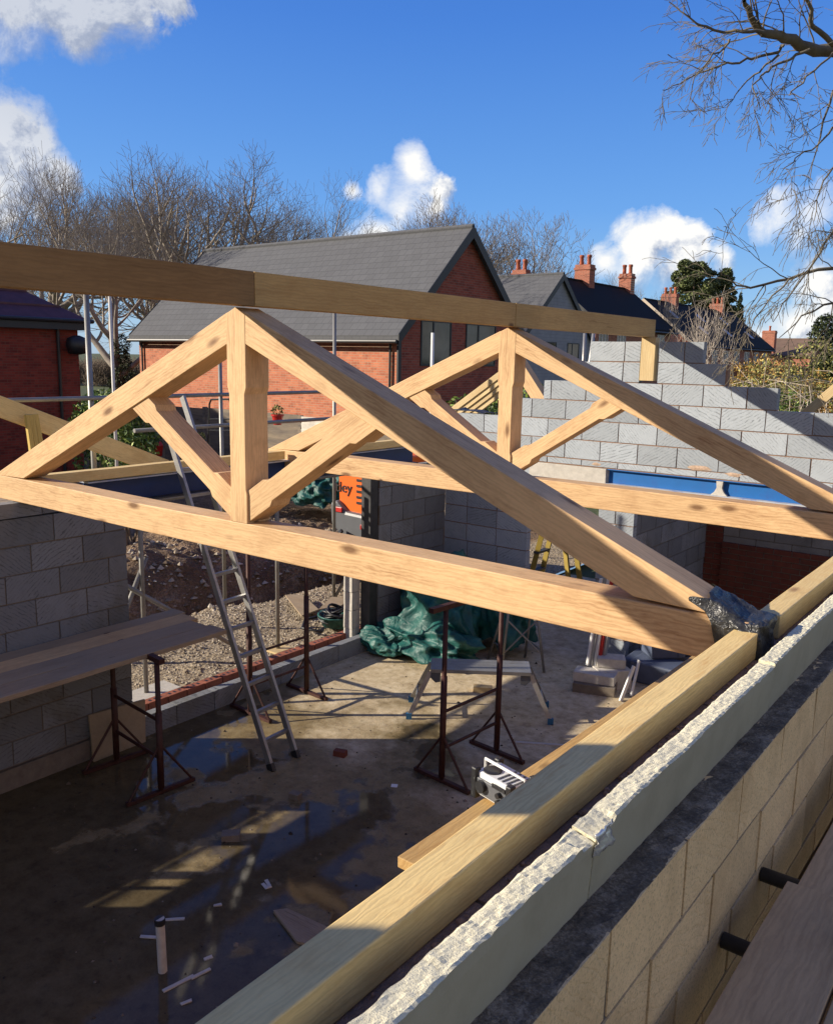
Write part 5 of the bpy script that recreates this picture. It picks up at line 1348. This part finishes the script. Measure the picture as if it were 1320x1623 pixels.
for k in range(5):
    a=W(930+k*6,1082,Z=S)+Vector((0,0,.2)); e=a+Vector((.02,.18,.95+.03*k))
    tag(beam('spirit_level',a,e,.03,.055,[M_white,M_alu,M_white,M_red,M_alu][k]),['white level at the left of the leaning tool bundle','silver straightedge second in the tool bundle','white level in the middle of the tool bundle','red-ended level in the tool bundle','silver straightedge at the right of the tool bundle'][k],'spirit level','levels leaning against the wall')
for k,(px,py,z,s_) in enumerate(((1040,1080,0,1),(1062,1062,0,1),(1048,1070,.24,.8),(1075,1068,.26,.7),(1020,1068,0,.9))):
    blk(W(px,py,Z=S),.4*k,.50*s_,.38*s_,.24*s_,plain('blue_grey_pack',(.075,.095,.15),.6,var=.2) if 'blue_grey_pack' not in bpy.data.materials else bpy.data.materials['blue_grey_pack'],'wrapped_pack',['nearest blue-grey pack on the floor','blue-grey pack behind the nearest one','small blue-grey pack on top of the heap','smallest blue-grey pack on the right of the heap','blue-grey pack at the left of the heap'][k]+' beside the foreground wall','pack',z=S+z,bev=.02)
for k,(px,py,r_) in enumerate(((983,1112,.4),(1000,1104,-.2))):
    a=W(px,py,Z=S); tag(beam('spirit_level',a,a+Vector((.10*r_,.2,.34)),.02,.05,M_white),['short white trowel-like blade left','short white blade right'][k]+' standing by the edge of the wall plate','tool')
# yellow step ladder in the gap beyond
a=W(880,915,Y=10.3)
t=empty('step_ladder',(a.x,10.3,S),'yellow step ladder seen in the gap beneath the front rafter','step ladder')
for q,(dx0,dx1) in enumerate(((-.45,-.1),(.35,.0))):
    for dy in (0,.35):
        b=MB(); b.bar((a.x+dx0,10.2+dy,S),(a.x+dx1,10.3+dy*.7,S+1.7),.03,.07); b.build('stile',plain('yellow_fibreglass',(.28,.20,.03),.6) if 'yellow_fibreglass' not in bpy.data.materials else bpy.data.materials['yellow_fibreglass'],t)
for k in range(1,6):
    q=k/6; b=MB(); x=a.x-.45+.35*q; b.box(x-.04,x+.04,10.22,10.55,S+1.7*q-.015,S+1.7*q+.015); b.build('tread',M_dark,t)
# plywood leaning on the wall, slab clutter
b=MB(); P=[W(147,1212,X=-6.36),W(229,1178,X=-6.36),W(228,1108,X=-6.41),W(139,1133,X=-6.41)]
for q in P[:2]: q.z=S
b.add([tuple(q) for q in P]+[(q.x+.02,q.y,q.z) for q in P],[(3,2,1,0),(4,5,6,7)]+[(i,(i+1)%4,4+(i+1)%4,4+i) for i in range(4)])
tag(b.build('plywood_sheet',M_board,origin=tuple(P[0])),'brown plywood sheet leaning on the end of the side wall','plywood')
b=MB(); c0=W(258,1540,Z=S); topz=W(244,1450,Y=c0.y).z; b.tube([c0,(c0.x-.01,c0.y,topz)],.026,14)
b.tube([(c0.x-.01,c0.y,topz-.035),(c0.x-.01,c0.y,topz)],.031,14,mi=1); o=b.build('pipe_stub',[M_con,M_black],origin=tuple(c0)); tag(o,'grey pipe stub with black cap standing up from the wet slab','pipe')
b=MB(); P=[W(x,y,Z=S+.02) for x,y in ((433,1443),(455,1440),(520,1470),(500,1500),(470,1492))]; b.add([tuple(q) for q in P]+[(q.x,q.y,S+.002) for q in P],[(0,1,2,3,4),(9,8,7,6,5)]+[((i+1)%5,i,5+i,5+(i+1)%5) for i in range(5)])
tag(b.build('board_offcut',M_board,origin=tuple(P[0])),'brown board offcut on the wet slab half hidden by the wall plate','board offcut')
random.seed(90)
def offcut(px,py,L,w_,h_,rz,mat,lab,name='offcut',cat='offcut'):
    blk(W(px,py,Z=S),rz,L,w_,h_,mat,name,lab,cat,bev=.001)
offcut(955-190,1096,.20,.09,.06,.5,M_newpine,'pale timber block lying under the hop-up platform')
offcut(539,1198,.11,.07,.05,.3,M_redbr,'orange brick fragment on the dry edge of the slab','brick_fragment','brick')
offcut(366,1330,.13,.09,.05,.8,M_mortd,'dark stone chunk beside the sunlit patches','rubble','rubble')
offcut(468,1266,.09,.07,.05,.2,M_mortd,'small dark chunk of rubble below the ladder feet','rubble','rubble')
offcut(625,1246,.05,.05,.004,.6,M_white,'small white square scrap near the trestle','paper_scrap','scrap')
offcut(860,1180,.5,.03,.01,.55,M_con,'thin pale strip on the slab beside the wall plate','strip','strip')
for k,(px,py,L,rz) in enumerate(((283,1560,.19,1.4),(318,1545,.12,1.35),(237,1487,.11,.6),(276,1458,.13,.75),(345,1436,.05,.9),(425,1402,.09,-.4),(420,1406,.07,-.3),(295,1590,.06,1.2),(330,1520,.05,1.3))):
    offcut(px,py,L,.022,.008,rz,M_con,['long pale sliver on the wet slab right of the pipe stub','shorter pale sliver beside the long one','pale chip left of the pipe stub','pale stick behind the pipe stub','tiny pale triangle right of the sunlit patches','pale splinter near the sunlit patches','second pale splinter crossing the first','pale chip at the foot of the long sliver','pale chip at the tip of the shorter sliver'][k],'wood_chip','wood chip')
b=MB()
for i in range(480):
    x=U(-6.3,-1.7); y=U(2,8.8); r=U(.004,.013)*(2 if R()<.06 else 1); q=[(x+r*math.cos(k*1.57+i)*U(.7,1.2),y+r*math.sin(k*1.57+i)*U(.7,1.2),S+.0005) for k in range(4)]
    b.add(q+[(x,y,S+r*.8)],[(k,(k+1)%4,4) for k in range(4)],R())
tag(b.build('slab_grit',rndmat('grit',[(0,(.03,.022,.016)),(.7,(.10,.075,.05)),(1,(.26,.22,.17))])),'crumbs of mortar and grit over the slab','grit',kind='stuff')

# boards added on posts just outside the frame to shade the near wall plate
for k,(y0,y1) in enumerate(((-2.2,-.62),(-.10,.34))):
    gd=empty('shade_board',(-2.9,(y0+y1)/2,-.1),['long','short'][k]+' upright shade board added left of the camera, out of frame','shade board')
    b=MB(); b.box(-2.92,-2.88,y0,y1,-.32,.092); b.build('board',M_board,gd)
    b=MB(); b.tube([(-2.95,(y0+y1)/2,S),(-2.95,(y0+y1)/2,.05)],.024,10); b.build('post',M_steel,gd)

# squeezed mortar smears on the gable face
gw=bpy.data.objects['gable_wall']; M_sm=plain('mortar_smear',(.46,.33,.24),.95,var=.3,scale=30,bump=.6)
random.seed(5)
for (px,py,rw,rh) in ((1108,742,.13,.028),(1162,752,.09,.022),(945,736,.07,.02),(1000,640,.05,.02)):
    c0=W(px,py,Y=Yg); b=MB(); n=22; vs=[(c0.x,Yg-.006,c0.z)]
    for k in range(n):
        t=2*math.pi*k/n; q=1+.35*noise.noise(Vector((math.cos(t)*1.5,math.sin(t)*1.5,px)))
        vs.append((c0.x+rw*q*math.cos(t),Yg+.0012,c0.z+rh*q*math.sin(t)))
    b.add(vs,[(0,1+(k+1)%n,1+k) for k in range(n)]); b.build('mortar_smear',M_sm,gw)

for k in range(5):  # added below the walkway to darken the gap by the wall
    tag(beam('scaffold_board',(-.535+.235*k,-1,-2.02),(-.535+.235*k,8.0,-2.02),.222,.038,M_bdpink,j=.002),['first','second','third','fourth','fifth'][k]+' unseen board from the wall, added under the walkway to darken the gap','scaffold board')
